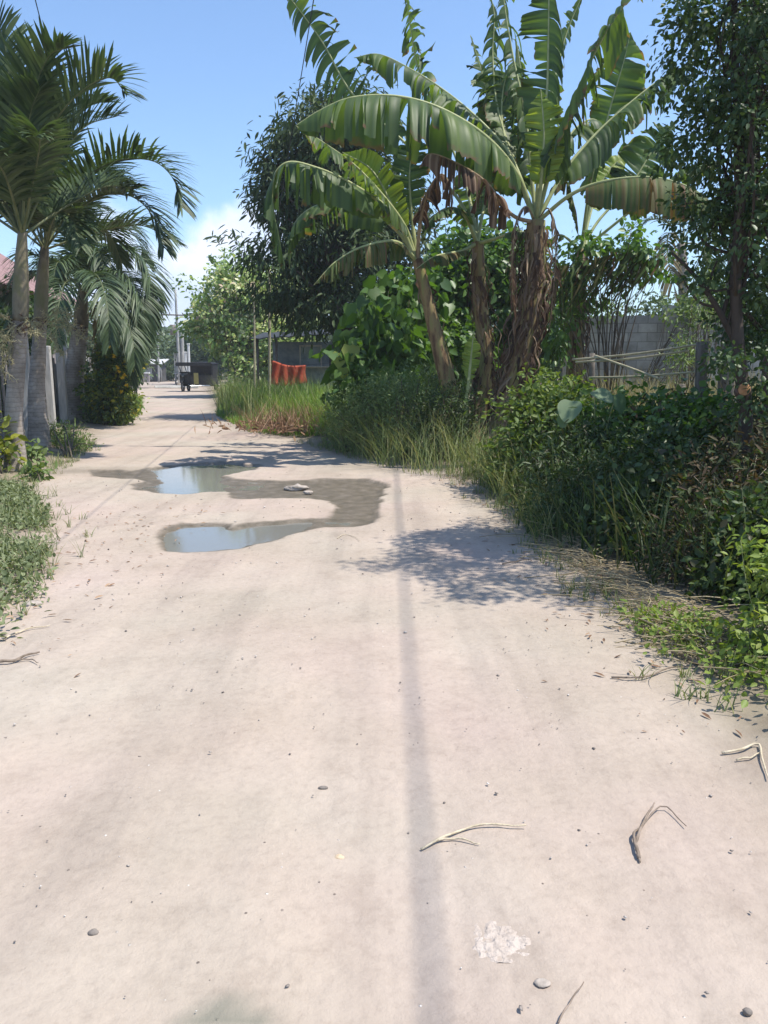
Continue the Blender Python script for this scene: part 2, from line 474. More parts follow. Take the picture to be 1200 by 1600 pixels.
M['shack_wall'] = surf('grey_blue_board', (.18, .23, .26), (.30, .35, .38), 4, .8, .2)
M['dark_board'] = surf('dark_board', (.05, .05, .05), (.1, .1, .1), 4, .85, .2, (1, 1, .4))
M['house_wall'] = surf('house_wall', (.22, .19, .18), (.36, .32, .3), 3, .9, .2)
M['tarp_orange'] = leafmat('orange_red_cloth', G((.55, .10, .06), (.60, .14, .08), (.62, .2, .12)), .3, (1.1, 1, 1), .7, .2)
M['glass_dark'] = surf('dusty_pane', (.08, .10, .11), (.14, .17, .19), 5, .25, .02, spec=.5)
M['stone'] = surf('stone', (.30, .26, .22), (.46, .40, .35), 18, .9, .4)
M['dark_stone'] = surf('dark_stone', (.18, .155, .135), (.28, .245, .215), 18, .9, .4)
M['pale_stone'] = surf('pale_stone', (.50, .36, .22), (.62, .52, .40), 30, .8, .3)
M['plaster'] = surf('crumbled_plaster', (.40, .335, .285), (.50, .43, .375), 16, .95, .8)
M['hill'] = surf('far_hill', (.06, .085, .075), (.085, .11, .095), .02, 1, 0)
M['flower'] = surf('orange_flower', (.62, .38, .02), (.7, .52, .04), 30, .7, .1)


def ground_mat():
    m, nt, out = newmat('dirt')
    L = nt.links.new
    tc = nd(nt, 'ShaderNodeTexCoord')
    a = nd(nt, 'ShaderNodeAttribute', attribute_name='rnd')
    sp = nd(nt, 'ShaderNodeSeparateXYZ'); L(a.outputs['Vector'], sp.inputs[0])
    # broad tone
    n1 = nd(nt, 'ShaderNodeTexNoise', Scale=.7, Detail=5.0, Roughness=.55); L(tc.outputs['Object'], n1.inputs['Vector'])
    c1 = ramp(nt, n1.outputs[0], [(.30, (.36, .298, .246)), (.5, (.41, .342, .288)), (.70, (.44, .376, .32))])
    # lengthways streaks
    mp = nd(nt, 'ShaderNodeMapping'); mp.inputs['Scale'].default_value = (2.2, .16, 1); mp.inputs['Rotation'].default_value = (0, 0, -.06)
    L(tc.outputs['Object'], mp.inputs[0])
    n2 = nd(nt, 'ShaderNodeTexNoise', Scale=1.3, Detail=4.0, Roughness=.6); L(mp.outputs[0], n2.inputs['Vector'])
    c2 = ramp(nt, n2.outputs[0], [(.30, (.82, .82, .825)), (.48, (.98, .98, .98)), (.68, (1.05, 1.04, 1.03))])
    mu = nd(nt, 'ShaderNodeMixRGB', blend_type='MULTIPLY'); mu.inputs[0].default_value = 1; L(c1, mu.inputs[1]); L(c2, mu.inputs[2])
    # fine grain and specks
    n3 = nd(nt, 'ShaderNodeTexNoise', Scale=26.0, Detail=6.0, Roughness=.7); L(tc.outputs['Object'], n3.inputs['Vector'])
    c3 = ramp(nt, n3.outputs[0], [(.25, (.82, .81, .80)), (.5, (1, 1, 1)), (.75, (1.07, 1.07, 1.06))])
    m2 = nd(nt, 'ShaderNodeMixRGB', blend_type='MULTIPLY'); m2.inputs[0].default_value = .8; L(mu.outputs[0], m2.inputs[1]); L(c3, m2.inputs[2])
    vo = nd(nt, 'ShaderNodeTexVoronoi', Scale=21.0); vo.inputs['Randomness'].default_value = 1; L(tc.outputs['Object'], vo.inputs['Vector'])
    sc = ramp(nt, vo.outputs['Distance'], [(.06, (1, 1, 1)), (.10, (0, 0, 0))])
    vc = nd(nt, 'ShaderNodeSeparateColor'); L(vo.outputs['Color'], vc.inputs[0])
    gt = nd(nt, 'ShaderNodeMath', operation='GREATER_THAN'); L(vc.outputs[0], gt.inputs[0]); gt.inputs[1].default_value = .8
    ml = nd(nt, 'ShaderNodeMath', operation='MULTIPLY'); L(gt.outputs[0], ml.inputs[0]); L(sc, ml.inputs[1])
    scol = ramp(nt, vc.outputs[1], [(.4, (.16, .13, .11)), (.6, (.30, .25, .22)), (.85, (.66, .62, .57))])
    m3 = nd(nt, 'ShaderNodeMixRGB'); L(ml.outputs[0], m3.inputs[0]); L(m2.outputs[0], m3.inputs[1]); L(scol, m3.inputs[2])
    n8 = nd(nt, 'ShaderNodeTexNoise', Scale=4.2, Detail=9.0, Roughness=.72); L(tc.outputs['Object'], n8.inputs['Vector'])
    c8 = ramp(nt, n8.outputs[0], [(.36, (.80, .785, .77)), (.47, (.97, .97, .965)), (.60, (1.03, 1.03, 1.03))])
    m8 = nd(nt, 'ShaderNodeMixRGB', blend_type='MULTIPLY'); m8.inputs[0].default_value = .5; L(m3.outputs[0], m8.inputs[1]); L(c8, m8.inputs[2]); m3 = m8
    n6 = nd(nt, 'ShaderNodeTexNoise', Scale=.45, Detail=3.0); L(tc.outputs['Object'], n6.inputs['Vector'])
    c6 = ramp(nt, n6.outputs[0], [(.35, (.93, .96, .93)), (.5, (1, .99, .97)), (.65, (1.03, .985, 1.0))])
    m7 = nd(nt, 'ShaderNodeMixRGB', blend_type='MULTIPLY'); m7.inputs[0].default_value = 1; L(m3.outputs[0], m7.inputs[1]); L(c6, m7.inputs[2])
    # off-road soil
    n4 = nd(nt, 'ShaderNodeTexNoise', Scale=3.0, Detail=6.0, Roughness=.65); L(tc.outputs['Object'], n4.inputs['Vector'])
    soil = ramp(nt, n4.outputs[0], [(.3, (.13, .10, .07)), (.55, (.22, .185, .13)), (.75, (.32, .27, .20))])
    m4 = nd(nt, 'ShaderNodeMixRGB'); L(sp.outputs[1], m4.inputs[0]); L(m7.outputs[0], m4.inputs[1]); L(soil, m4.inputs[2])
    # wet mud
    n5 = nd(nt, 'ShaderNodeTexNoise', Scale=7.0, Detail=5.0, Roughness=.65); L(tc.outputs['Object'], n5.inputs['Vector'])
    mud = ramp(nt, n5.outputs[0], [(.3, (.10, .085, .06)), (.55, (.15, .125, .095)), (.75, (.21, .18, .145))])
    m5 = nd(nt, 'ShaderNodeMixRGB'); L(sp.outputs[0], m5.inputs[0]); L(m4.outputs[0], m5.inputs[1]); L(mud, m5.inputs[2])
    # dark greenish algae stain
    m6 = nd(nt, 'ShaderNodeMixRGB'); L(sp.outputs[2], m6.inputs[0]); L(m5.outputs[0], m6.inputs[1]); m6.inputs[2].default_value = (.20, .19, .15, 1)
    p = nd(nt, 'ShaderNodeBsdfPrincipled'); p.inputs['Specular IOR Level'].default_value = .25
    L(m6.outputs[0], p.inputs['Base Color'])
    rr = nd(nt, 'ShaderNodeMapRange'); L(sp.outputs[0], rr.inputs[0]); rr.inputs[3].default_value = .92; rr.inputs[4].default_value = .5; L(rr.outputs[0], p.inputs['Roughness'])
    nb = nd(nt, 'ShaderNodeTexNoise', Scale=9.0, Detail=8.0, Roughness=.68); L(tc.outputs['Object'], nb.inputs['Vector'])
    b = nd(nt, 'ShaderNodeBump', Strength=.5, Distance=.03); L(nb.outputs[0], b.inputs['Height'])
    b2 = nd(nt, 'ShaderNodeBump', Strength=.5, Distance=.012); L(ml.outputs[0], b2.inputs['Height']); L(b.outputs[0], b2.inputs['Normal'])
    L(b2.outputs[0], p.inputs['Normal'])
    L(p.outputs[0], out.inputs[0])
    return m


M['dirt'] = ground_mat()


def water_mat():
    m, nt, out = newmat('puddle_water')
    p = nd(nt, 'ShaderNodeBsdfPrincipled', Roughness=.07)
    p.inputs['Base Color'].default_value = (.19, .185, .165, 1); p.inputs['IOR'].default_value = 1.33
    p.inputs['Specular IOR Level'].default_value = .55
    tc = nd(nt, 'ShaderNodeTexCoord')
    nz = nd(nt, 'ShaderNodeTexNoise', Scale=5.0, Detail=2.0); nt.links.new(tc.outputs['Object'], nz.inputs['Vector'])
    b = nd(nt, 'ShaderNodeBump', Strength=.05, Distance=.01); nt.links.new(nz.outputs[0], b.inputs['Height']); nt.links.new(b.outputs[0], p.inputs['Normal'])
    nt.links.new(p.outputs[0], out.inputs[0])
    return m


M['water'] = water_mat()


def block_mat():
    m, nt, out = newmat('concrete_block')
    L = nt.links.new
    tc = nd(nt, 'ShaderNodeTexCoord'); mp = nd(nt, 'ShaderNodeMapping'); mp.inputs['Rotation'].default_value = (PI / 2, 0, 0); L(tc.outputs['Object'], mp.inputs[0])
    br = nd(nt, 'ShaderNodeTexBrick', Scale=1.0)
    br.inputs['Color1'].default_value = (.40, .39, .37, 1); br.inputs['Color2'].default_value = (.30, .295, .285, 1); br.inputs['Mortar'].default_value = (.22, .215, .205, 1)
    br.inputs['Mortar Size'].default_value = .01; br.inputs['Brick Width'].default_value = .42; br.inputs['Row Height'].default_value = .21
    L(mp.outputs[0], br.inputs['Vector'])
    nz = nd(nt, 'ShaderNodeTexNoise', Scale=2.2, Detail=6.0, Roughness=.65); L(tc.outputs['Object'], nz.inputs['Vector'])
    c = ramp(nt, nz.outputs[0], [(.3, (.55, .55, .53)), (.6, (1, 1, 1)), (.8, (1.15, 1.13, 1.1))])
    mu = nd(nt, 'ShaderNodeMixRGB', blend_type='MULTIPLY'); mu.inputs[0].default_value = 1; L(br.outputs[0], mu.inputs[1]); L(c, mu.inputs[2])
    p = nd(nt, 'ShaderNodeBsdfPrincipled', Roughness=.95); L(mu.outputs[0], p.inputs['Base Color'])
    b = nd(nt, 'ShaderNodeBump', Strength=.6, Distance=.02); b.invert = True; L(br.outputs['Fac'], b.inputs['Height']); L(b.outputs[0], p.inputs['Normal'])
    L(p.outputs[0], out.inputs[0])
    return m


M['block'] = block_mat()


def ring_bark():
    m, nt, out = newmat('ringed_palm_bark')
    L = nt.links.new
    tc = nd(nt, 'ShaderNodeTexCoord')
    nz = nd(nt, 'ShaderNodeTexNoise', Scale=3.0, Detail=5.0, Roughness=.6); L(tc.outputs['Object'], nz.inputs['Vector'])
    c = ramp(nt, nz.outputs[0], [(.3, (.19, .16, .13)), (.5, (.31, .268, .23)), (.7, (.42, .375, .33))])
    wv = nd(nt, 'ShaderNodeTexWave', wave_type='BANDS', bands_direction='Z', Scale=4.6, Distortion=3.4, Detail=3.0); wv.inputs['Detail Scale'].default_value = 2.0
    L(tc.outputs['Object'], wv.inputs['Vector'])
    wc = ramp(nt, wv.outputs['Fac'], [(0, (.66, .64, .62)), (.12, (1, 1, 1)), (1, (1.04, 1.04, 1.04))])
    mu = nd(nt, 'ShaderNodeMixRGB', blend_type='MULTIPLY'); mu.inputs[0].default_value = .75; L(c, mu.inputs[1]); L(wc, mu.inputs[2])
    n2 = nd(nt, 'ShaderNodeTexNoise', Scale=7.0, Detail=7.0, Roughness=.72); mp = nd(nt, 'ShaderNodeMapping'); mp.inputs['Scale'].default_value = (1, 1, .55)
    L(tc.outputs['Object'], mp.inputs[0]); L(mp.outputs[0], n2.inputs['Vector'])
    c2 = ramp(nt, n2.outputs[0], [(.36, (.55, .53, .50)), (.52, (1, 1, 1))])
    m2 = nd(nt, 'ShaderNodeMixRGB', blend_type='MULTIPLY'); m2.inputs[0].default_value = .7; L(mu.outputs[0], m2.inputs[1]); L(c2, m2.inputs[2])
    p = nd(nt, 'ShaderNodeBsdfPrincipled', Roughness=.9); L(m2.outputs[0], p.inputs['Base Color'])
    b = nd(nt, 'ShaderNodeBump', Strength=.12, Distance=.02); L(wv.outputs['Fac'], b.inputs['Height']); L(b.outputs[0], p.inputs['Normal'])
    L(p.outputs[0], out.inputs[0])
    return m


M['palm_bark'] = ring_bark()

# ------------------------------------------------------------------ world, sun, camera
SUN_AZ, SUN_EL = math.radians(104), math.radians(64)
SUNV = np.array([math.sin(SUN_AZ) * math.cos(SUN_EL), math.cos(SUN_AZ) * math.cos(SUN_EL), math.sin(SUN_EL)])


def make_world():
    w = bpy.data.worlds.new('World'); scene.world = w; w.use_nodes = True
    nt = w.node_tree; nt.nodes.clear(); L = nt.links.new
    out = nd(nt, 'ShaderNodeOutputWorld'); bg = nd(nt, 'ShaderNodeBackground', Strength=.15)
    sky = nd(nt, 'ShaderNodeTexSky', sky_type='NISHITA'); sky.sun_disc = False
    sky.sun_elevation = SUN_EL; sky.sun_rotation = SUN_AZ
    sky.air_density = 1.0; sky.dust_density = .6; sky.ozone_density = 1.6; sky.altitude = 0
    tc = nd(nt, 'ShaderNodeTexCoord')
    sp = nd(nt, 'ShaderNodeSeparateXYZ'); L(tc.outputs['Generated'], sp.inputs[0])
    n = nd(nt, 'ShaderNodeTexNoise', Scale=9.0, Detail=8.0, Roughness=.52); L(tc.outputs['Generated'], n.inputs['Vector'])

    def mth(op, a, b, c=None, clamp=False):
        q = nd(nt, 'ShaderNodeMath', operation=op); q.use_clamp = clamp
        for i, v in enumerate((a, b, c)):
            if v is None: continue
            if hasattr(v, 'is_output'): L(v, q.inputs[i])
            else: q.inputs[i].default_value = v
        return q.outputs[0]
    # cumulus bank: top height falls off either side of azimuth direction x = -.22
    dx = mth('SUBTRACT', sp.outputs[0], -.235)
    dx2 = mth('MULTIPLY', dx, dx)
    top = mth('MULTIPLY_ADD', dx2, -2.2, .185)
    nn = mth('MULTIPLY_ADD', mth('SUBTRACT', n.outputs[0], .5), .34, top)
    mk = nd(nt, 'ShaderNodeMapRange', interpolation_type='SMOOTHSTEP'); L(mth('SUBTRACT', nn, sp.outputs[2]), mk.inputs[0]); mk.inputs[1].default_value = -.012; mk.inputs[2].default_value = .055
    fy = nd(nt, 'ShaderNodeMapRange'); L(sp.outputs[1], fy.inputs[0]); fy.inputs[1].default_value = .2; fy.inputs[2].default_value = .5
    mask = mth('MULTIPLY', mk.outputs[0], fy.outputs[0])
    mask = mth('MULTIPLY', mask, .96)
    n2 = nd(nt, 'ShaderNodeTexNoise', Scale=14.0, Detail=6.0, Roughness=.55); L(tc.outputs['Generated'], n2.inputs['Vector'])
    cc = ramp(nt, n2.outputs[0], [(.35, (4.0, 4.7, 6.0)), (.62, (5.6, 6.0, 6.7))])
    tint = nd(nt, 'ShaderNodeMixRGB', blend_type='MULTIPLY'); tint.inputs[0].default_value = 1; L(sky.outputs[0], tint.inputs[1]); tint.inputs[2].default_value = (.84, .955, 1.06, 1)
    mx = nd(nt, 'ShaderNodeMixRGB'); L(mask, mx.inputs[0]); L(tint.outputs[0], mx.inputs[1]); L(cc, mx.inputs[2])
    L(mx.outputs[0], bg.inputs[0]); L(bg.outputs[0], out.inputs[0])


make_world()
ld = bpy.data.lights.new('sun', 'SUN'); ld.energy = 4.4; ld.angle = math.radians(.53); ld.color = (1, .945, .85)
sun = bpy.data.objects.new('sun', ld); COL.objects.link(sun)
sun.rotation_euler = Vector(SUNV).to_track_quat('Z', 'Y').to_euler(); sun.location = (10, 10, 30)

cd = bpy.data.cameras.new('camera'); cam = bpy.data.objects.new('camera', cd); COL.objects.link(cam); scene.camera = cam
cam.location = (0, 0, CAMH); cam.rotation_euler = (PI / 2 - TH, 0, 0)
cd.sensor_fit = 'VERTICAL'; cd.sensor_height = 32; cd.lens = 32 * F / 1600; cd.clip_end = 3000; cd.clip_start = .05
scene.view_settings.view_transform = 'Standard'; scene.view_settings.look = 'None'; scene.view_settings.gamma = 1
scene.view_settings.exposure = .58
scene.cycles.max_bounces = 6; scene.cycles.transparent_max_bounces = 4
scene.cycles.sample_clamp_indirect = 4


# ------------------------------------------------------------------ ground, road, puddles
def axis(segs):
    out = []
    for a, b, st in segs:
        out.append(np.arange(a, b, st))
    return np.concatenate(out + [[segs[-1][1]]])


xs = axis([(-900, -100, 80), (-100, -30, 7), (-30, -7, .5), (-7, 2.6, .045), (2.6, 9, .3), (9, 60, 5), (60, 900, 80)])
ys = axis([(-60, 0, 6), (0, 1.4, .2), (1.4, 6, .05), (6, 12, .04), (12, 20, .12), (20, 60, .6), (60, 140, 4), (140, 1400, 90)])
GX, GY = np.meshgrid(xs, ys)
GZ = zbase(GX, GY)
near = (np.abs(GX + 1) < 8) & (GY > 5) & (GY < 14)
dm = np.full(GX.shape, -9.0); d1 = dm.copy(); d2 = dm.copy()
wig = .075 * fbm(GX * 5, GY * 5, 21, 5)
dm[near] = sdist(MUD, GX[near], GY[near]) + wig[near]
d1[near] = sdist(W1, GX[near], GY[near]) + .5 * wig[near]
d2[near] = sdist(W2, GX[near], GY[near]) + .5 * wig[near]
dw = np.maximum(d1, d2)
rough_n = fbm(GX * 3.2, GY * 3.2, 40, 4)
inroad = (GX > xl(GY)) & (GX < xr(GY))
fine = np.exp(-np.maximum(GY - 4, 0) / 14) * inroad
GZ = GZ + .009 * rough_n * fine + .004 * fbm(GX * 11, GY * 9, 44, 3) * fine
# churned-up dry mud left of the near puddle
ch = np.exp(-(((GX + 2.3) / .45) ** 2 + ((GY - 7.6) / .7) ** 2))
GZ = GZ + ch * .045 * np.abs(fbm(GX * 7, GY * 7, 77, 3)) + fine * .05 * np.maximum(0, fbm(GX * 1.7, GY * 1.7, 52, 4) - .25) * np.abs(fbm(GX * 8, GY * 8, 53, 3))
for o_ in (-.95, -.2, .55):
    tx = GX - ((xl(GY) + xr(GY)) / 2 + o_ + .12 * np.sin(GY * .5 + o_ * 3))
    GZ = GZ + fine * .006 * np.exp(-(tx / .075) ** 4) * (np.sin((GY + np.abs(tx) * 1.1) * 2 * PI / .11)) * sstep(-.05, .35, fbm(GX * .8 + 7, GY * .6, 90 + int(o_ * 10), 3)) * (GY > 1)
kn = sstep(-.03, .10, dm)
GZ = GZ * (1 - .75 * kn)
GZ = GZ - .030 * kn + .017 * kn * fbm(GX * 3.5, GY * 3.5, 61, 5)
GZ = GZ - .045 * sstep(-.01, .12, dw)
LEVEL = -.036
wet = sstep(-.035, .02, dm)
wet = np.maximum(wet, .5 * np.exp(-(((GX + 4.6) / 1.0) ** 2 + ((GY - 11.6) / .35) ** 2)))  # streak left of the farther puddle, dampness and shadow painted together
out = np.maximum(xl(GY) - GX, GX - xr(GY))
off = sstep(-.35, .5, out + .35 * fbm(GX * 1.1, GY * 1.1, 5, 4))
alg = np.zeros(GX.shape)
q = gr(350, 1590)
alg = .9 * sstep(.18, .6, np.exp(-(((GX - q[0]) / .11) ** 2 + ((GY - q[1]) / .05) ** 2)) + .35 * fbm(GX * 16, GY * 16, 8, 3) * np.exp(-(((GX - q[0]) / .2) ** 2 + ((GY - q[1]) / .1) ** 2)))
ny, nx = GX.shape
V = np.stack([GX, GY, GZ], -1).reshape(-1, 3)
I = np.arange(nx * ny).reshape(ny, nx)
Q = np.stack([I[:-1, :-1], I[:-1, 1:], I[1:, 1:], I[1:, :-1]], -1)
cx = (GX[:-1, :-1] + GX[1:, 1:]) / 2; cy = (GY[:-1, :-1] + GY[1:, 1:]) / 2
rmask = (cx > xl(cy) - .1) & (cx < xr(cy) + .1) & (cy < 135)
attr = np.stack([wet, off, alg], -1).reshape(-1, 3)


def submesh(name, mask, Vv, mat):
    f = Q[mask]; u, inv = np.unique(f.ravel(), return_inverse=True)
    mb = MB(); mb.add(Vv[u], inv.reshape(-1, 4), attr[u, 0], attr[u, 1:]); return mb.build(name, mat)


tag(submesh('dirt_road', rmask, V, M['dirt']), 'pale pinkish sandy dirt road running ahead and bending left', 'road', kind='structure')
tag(submesh('ground', ~rmask, V, M['dirt']), 'dusty brown soil either side of the road', 'ground', kind='structure')
low = np.minimum.reduce([GZ[:-1, :-1], GZ[:-1, 1:], GZ[1:, 1:], GZ[1:, :-1]])
dmm = (dm[:-1, :-1] + dm[1:, 1:]) / 2
wm = (low < LEVEL + .006) & (dmm > -.04)
VW = V.copy(); VW[:, 2] = LEVEL
a1 = (d1 >= d2)[:-1, :-1]
w1m = wm & a1 & ((d1[:-1, :-1]) > -.35); w2m = wm & ~a1 & ((d2[:-1, :-1]) > -.5)
tag(submesh('puddle', w1m, VW, M['water']), 'nearer long grey puddle lying across the dirt road', 'puddle', kind='structure')
tag(submesh('puddle', w2m, VW, M['water']), 'farther puddle mirroring blue sky and a pole', 'puddle', kind='structure')


def gz(x, y): return float(zbase(np.array([x]), np.array([y]))[0])


# ------------------------------------------------------------------ banana plants
def banana_leaf(parent, pts, W, tear=.6, dl=.5, dr=.5, mat='banana', pet=.22, side=None, name='leaf', label=None, rib='midrib', rag=.12, tipw=.25, rr=.034, a0=.25):
    n = 104
    W = W * 1.3
    C = spline(pts, n)
    seglen = np.linalg.norm(np.diff(C, axis=0), axis=1); s = np.concatenate([[0], np.cumsum(seglen)]); Ltot = s[-1]
    T = nrm(np.gradient(C, axis=0))
    hint = np.array([0, 0, 1.0]) if side is None else None
    S = np.zeros_like(C); prev = None
    for i in range(n):
        if side is not None:
            v = np.array(side, float) - T[i] * (np.array(side, float) @ T[i])
        else:
            v = np.cross(T[i], hint)
            if np.linalg.norm(v) < .25 and prev is not None: v = prev
        v = nrm(v)
        if prev is not None and v @ prev < 0: v = -v
        if prev is not None: v = nrm(.6 * prev + .4 * v); v = nrm(v - T[i] * (v @ T[i]))
        S[i] = v; prev = v
    N = np.cross(S, T); N = np.where(N[:, 2:3] < 0, -N, N)
    mb = MB(); down = np.array([0, 0, -1.0]); m = 6
    for sg, dro in ((-1, dl), (1, dr)):
        pleat = rng.normal(size=n) * .28
        i = int(pet * n)
        while i < n - 1:
            t = (i / n - pet) / (1 - pet)
            if random.random() < tear: k = random.choice([1, 1, 2, 2, 3] if tear > .75 else [1, 2, 2, 3, 4])
            else: k = random.choice([5, 8, 10, 13])
            if t < .15: k = max(k, 8)
            j = min(i + k, n - 1)
            gd = np.clip(dro + random.uniform(-.25, .22) * (.3 + tear), 0, 1.2)
            gl = random.uniform(1 - rag * 2, 1.04)
            if random.random() < rag * .5: gl *= random.uniform(.35, .7)
            gr_ = random.random()
            skew = random.uniform(.1, .45); tw = random.uniform(-.35, .35) * tear; jit = random.uniform(-.12, .12) * tear; sk2 = random.uniform(-.35, .35) * tear
            if random.random() < .05 * tear and t > .2:
                i = j; continue
            cols = []
            kk = j - i
            for c in range(i, j + 1):
                tc = (c / (n - 1) - pet) / (1 - pet)
                w = W * .5 * max(.03, (math.sin(PI * min(1, tc * .93 + .07)) ** .55) * (1 if tc < .75 else 1 - (1 - tipw) * (tc - .75) / .25))
                if tc > .985: w *= .3
                w *= gl * random.uniform(.96, 1.03)
                pl_ = pleat[c] + (.5 * pleat[(c * 7) % n] if tear > .5 else 0)
                p = C[c].copy(); col = [p.copy()]
                mid = (c - (i + j) / 2) / max(1, kk)
                for u in range(1, m):
                    f = u / (m - 1)
                    lat = sg * S[c] * math.cos(a0 * (1 - f)) + N[c] * (math.sin(a0) * (1 - f) * (1 - min(1, dro)) + tw * f + jit + .55 * pl_ * math.sin(PI * f)) + T[c] * (skew + sk2 * f - (.55 if kk < 4 else .25) * mid * f)
                    lat = lat + T[c] * (.35 * pl_ * f)
                    g = min(.97, gd * f ** (.45 if dro > .65 else .8))
                    p = p + nrm(nrm(lat) * (1 - g) + down * g) * (w / (m - 1))
                    col.append(p.copy())
                cols.append(col)
            A = np.array(cols); nc = len(cols)
            fs = [(c * m + u, c * m + u + 1, (c + 1) * m + u + 1, (c + 1) * m + u) for c in range(nc - 1) for u in range(m - 1)]
            sv = np.repeat(s[i:j + 1], m); ev = np.tile(np.linspace(0, 1, m) ** 2, nc) * (.55 + .5 * gr_)
            mb.add(A.reshape(-1, 3), fs, np.repeat(np.clip(gr_ * .5 + .25 + .9 * pleat[i:j + 1], 0, 1), m), np.stack([sv, ev], 1))
            i = j
    o = mb.build(name, M[mat], parent)
    if label: o['label'] = label
    r = MB(); tube(r, C + N * -.004, [rr, rr * .75, rr * .45, rr * .15], 7)
    r.build('midrib', M[rib], o)
    return o


def skirt(mb, pts, n, ln, rad, t0=0, t1=1):
    """dry leaf strips hanging down round a stem"""
    C = spline(pts, 40)
    for _ in range(n):
        i = int((t0 + (t1 - t0) * random.random()) * 39); a = random.random() * 2 * PI
        o = np.array([math.cos(a), math.sin(a), 0]); tang = np.array([-o[1], o[0], 0])
        L = ln * random.uniform(.5, 1.2); w = random.choice([.006, .01, .016, .024, .035]) * random.uniform(.6, 1.1); k = 9
        base = C[i] + o * rad * random.uniform(.6, 1.0); V = []
        bulge = random.uniform(.0, .13); ph = random.random() * 6; tw = random.uniform(-1.8, 1.8)
        for q in range(k):
            t = q / (k - 1)
            c = base + o * (bulge * math.sin(PI * t * .8) + .035 * math.sin(ph + 9 * t)) + tang * (.03 * math.sin(ph * 2 + 5 * t)) - np.array([0, 0, L * t]) + (C[max(0, i - int(t * L * 14))] - C[i]) * np.array([1, 1, 0])
            ax = math.cos(tw * t) * tang + math.sin(tw * t) * o
            ww = w * (1 - .6 * t)
            V += [c - ax * ww, c + ax * ww]
        mb.add(V, [(2 * q, 2 * q + 1, 2 * q + 3, 2 * q + 2) for q in range(k - 1)], random.random())


def P3(lst): return [at(*p) for p in lst]


# plant nearest the road, leaning left
D1 = 13.0
b = gr(722, 716)
t1 = [b, at(712, 650, D1), at(690, 560, D1), at(668, 470, D1), at(652, 405, D1)]
pl = thing('banana_plant', 'banana plant with bare reddish brown stem leaning left over the weeds', 'banana plant', b)
mb = MB(); tube(mb, spline(t1, 40), [.16, .155, .14, .12, .10, .085], 14, wob=.1); mb.build('stem', M['pseudostem'], pl)
mb = MB(); skirt(mb, t1, 16, .4, .12, .35, .97); mb.build('dry_sheath', M['banana_brown'], pl)
top = (652, 408, D1)
banana_leaf(pl, P3([top, (628, 345, 12.9), (565, 268, 12.7), (505, 222, 12.5), (462, 196, 12.4)]), .85, 0.73, .75, .35, 'banana', .2)
banana_leaf(pl, P3([top, (615, 335, 12.8), (555, 290, 12.4), (495, 262, 12.2), (445, 255, 12.1), (425, 300, 12.1), (445, 420, 12.2)]), 1.0, .75, .85, .85, 'banana', .24, tipw=.85)
banana_leaf(pl, P3([top, (625, 365, 13.2), (570, 322, 13.6), (505, 318, 13.9), (460, 350, 14), (452, 420, 14)]), .8, 0.78, .8, .8, 'banana', .25)
banana_leaf(pl, P3([top, (620, 378, 12.6), (570, 384, 12.2), (525, 408, 12.0), (490, 445, 11.9)]), .75, .9, .95, .95, 'banana_rust', .15, label='half withered brown leaf drooping left', rag=.3)
banana_leaf(pl, P3([top, (644, 340, 13.1), (640, 270, 13.2), (650, 205, 13.2)]), .55, .15, .1, .1, 'banana', .42, side=(1, -.3, 0))
banana_leaf(pl, P3([top, (612, 320, 13.0), (580, 265, 13.1), (535, 238, 13.2)]), .5, .2, .1, .1, 'banana_yellow_glow', .25, side=(.5, -.3, .7), label='yellow green leaf with backlit sun painted into its colour')  # separate leaf for a lit blade area, sun glow in its colour
banana_leaf(pl, P3([top, (656, 350, 12.8), (668, 300, 12.6), (690, 272, 12.5), (706, 300, 12.5), (704, 340, 12.5)]), .6, .9, .95, .95, 'banana_brown', .3, name='dead_leaf', rib='stem_dry', rag=.3)

# middle plant
b = gr(738, 716)
D2 = 13.6
t2 = [b, at(750, 640, D2), at(758, 560, D2), at(750, 470, D2), at(746, 378, D2)]
pl = thing('banana_plant', 'banana plant in the middle with red brown dead sheaths round its stem', 'banana plant', b)
mb = MB(); tube(mb, spline(t2, 40), [.17, .15, .13, .12, .10], 14, wob=.1); mb.build('stem', M['pseudostem'], pl)
mb = MB(); skirt(mb, t2, 190, .6, .15, .2, 1); mb.build('dry_sheath', M['banana_brown'], pl)
top = (746, 380, D2)
banana_leaf(pl, P3([top, (715, 310, 14), (640, 230, 14.4), (552, 148, 14.6), (500, 60, 14.6), (425, -40, 14.5)]), .9, 1.0, .7, .35, 'banana', .42, side=(.7, -.2, .55), rag=.2)
banana_leaf(pl, P3([top, (728, 290, 14.4), (690, 190, 14.8), (655, 110, 15), (643, 50, 15), (632, -30, 15)]), .85, 1.0, .6, .6, 'banana', .5, side=(.35, -.9, 0), rag=.25)
banana_leaf(pl, P3([top, (725, 335, 13.3), (700, 325, 13.1), (672, 345, 13), (655, 390, 13)]), .5, .3, .6, .6, 'banana', .2)
banana_leaf(pl, P3([top, (755, 330, 14), (770, 285, 14.2), (800, 262, 14.4), (815, 290, 14.5)]), .7, .2, .6, .6, 'banana', .3)
banana_leaf(pl, P3([top, (775, 372, 13.2), (805, 362, 13), (835, 372, 13), (850, 400, 13)]), .4, 0.68, .7, .7, 'banana', .45)
banana_leaf(pl, P3([top, (744, 320, 14.4), (742, 270, 14.6), (755, 225, 14.8)]), .6, .3, .3, .3, 'banana', .35, side=(1, -.4, 0))
banana_leaf(pl, P3([top, (720, 392, 13.2), (680, 400, 12.8), (650, 420, 12.6)]), .4, .5, .7, .7, 'banana_rust', .25)

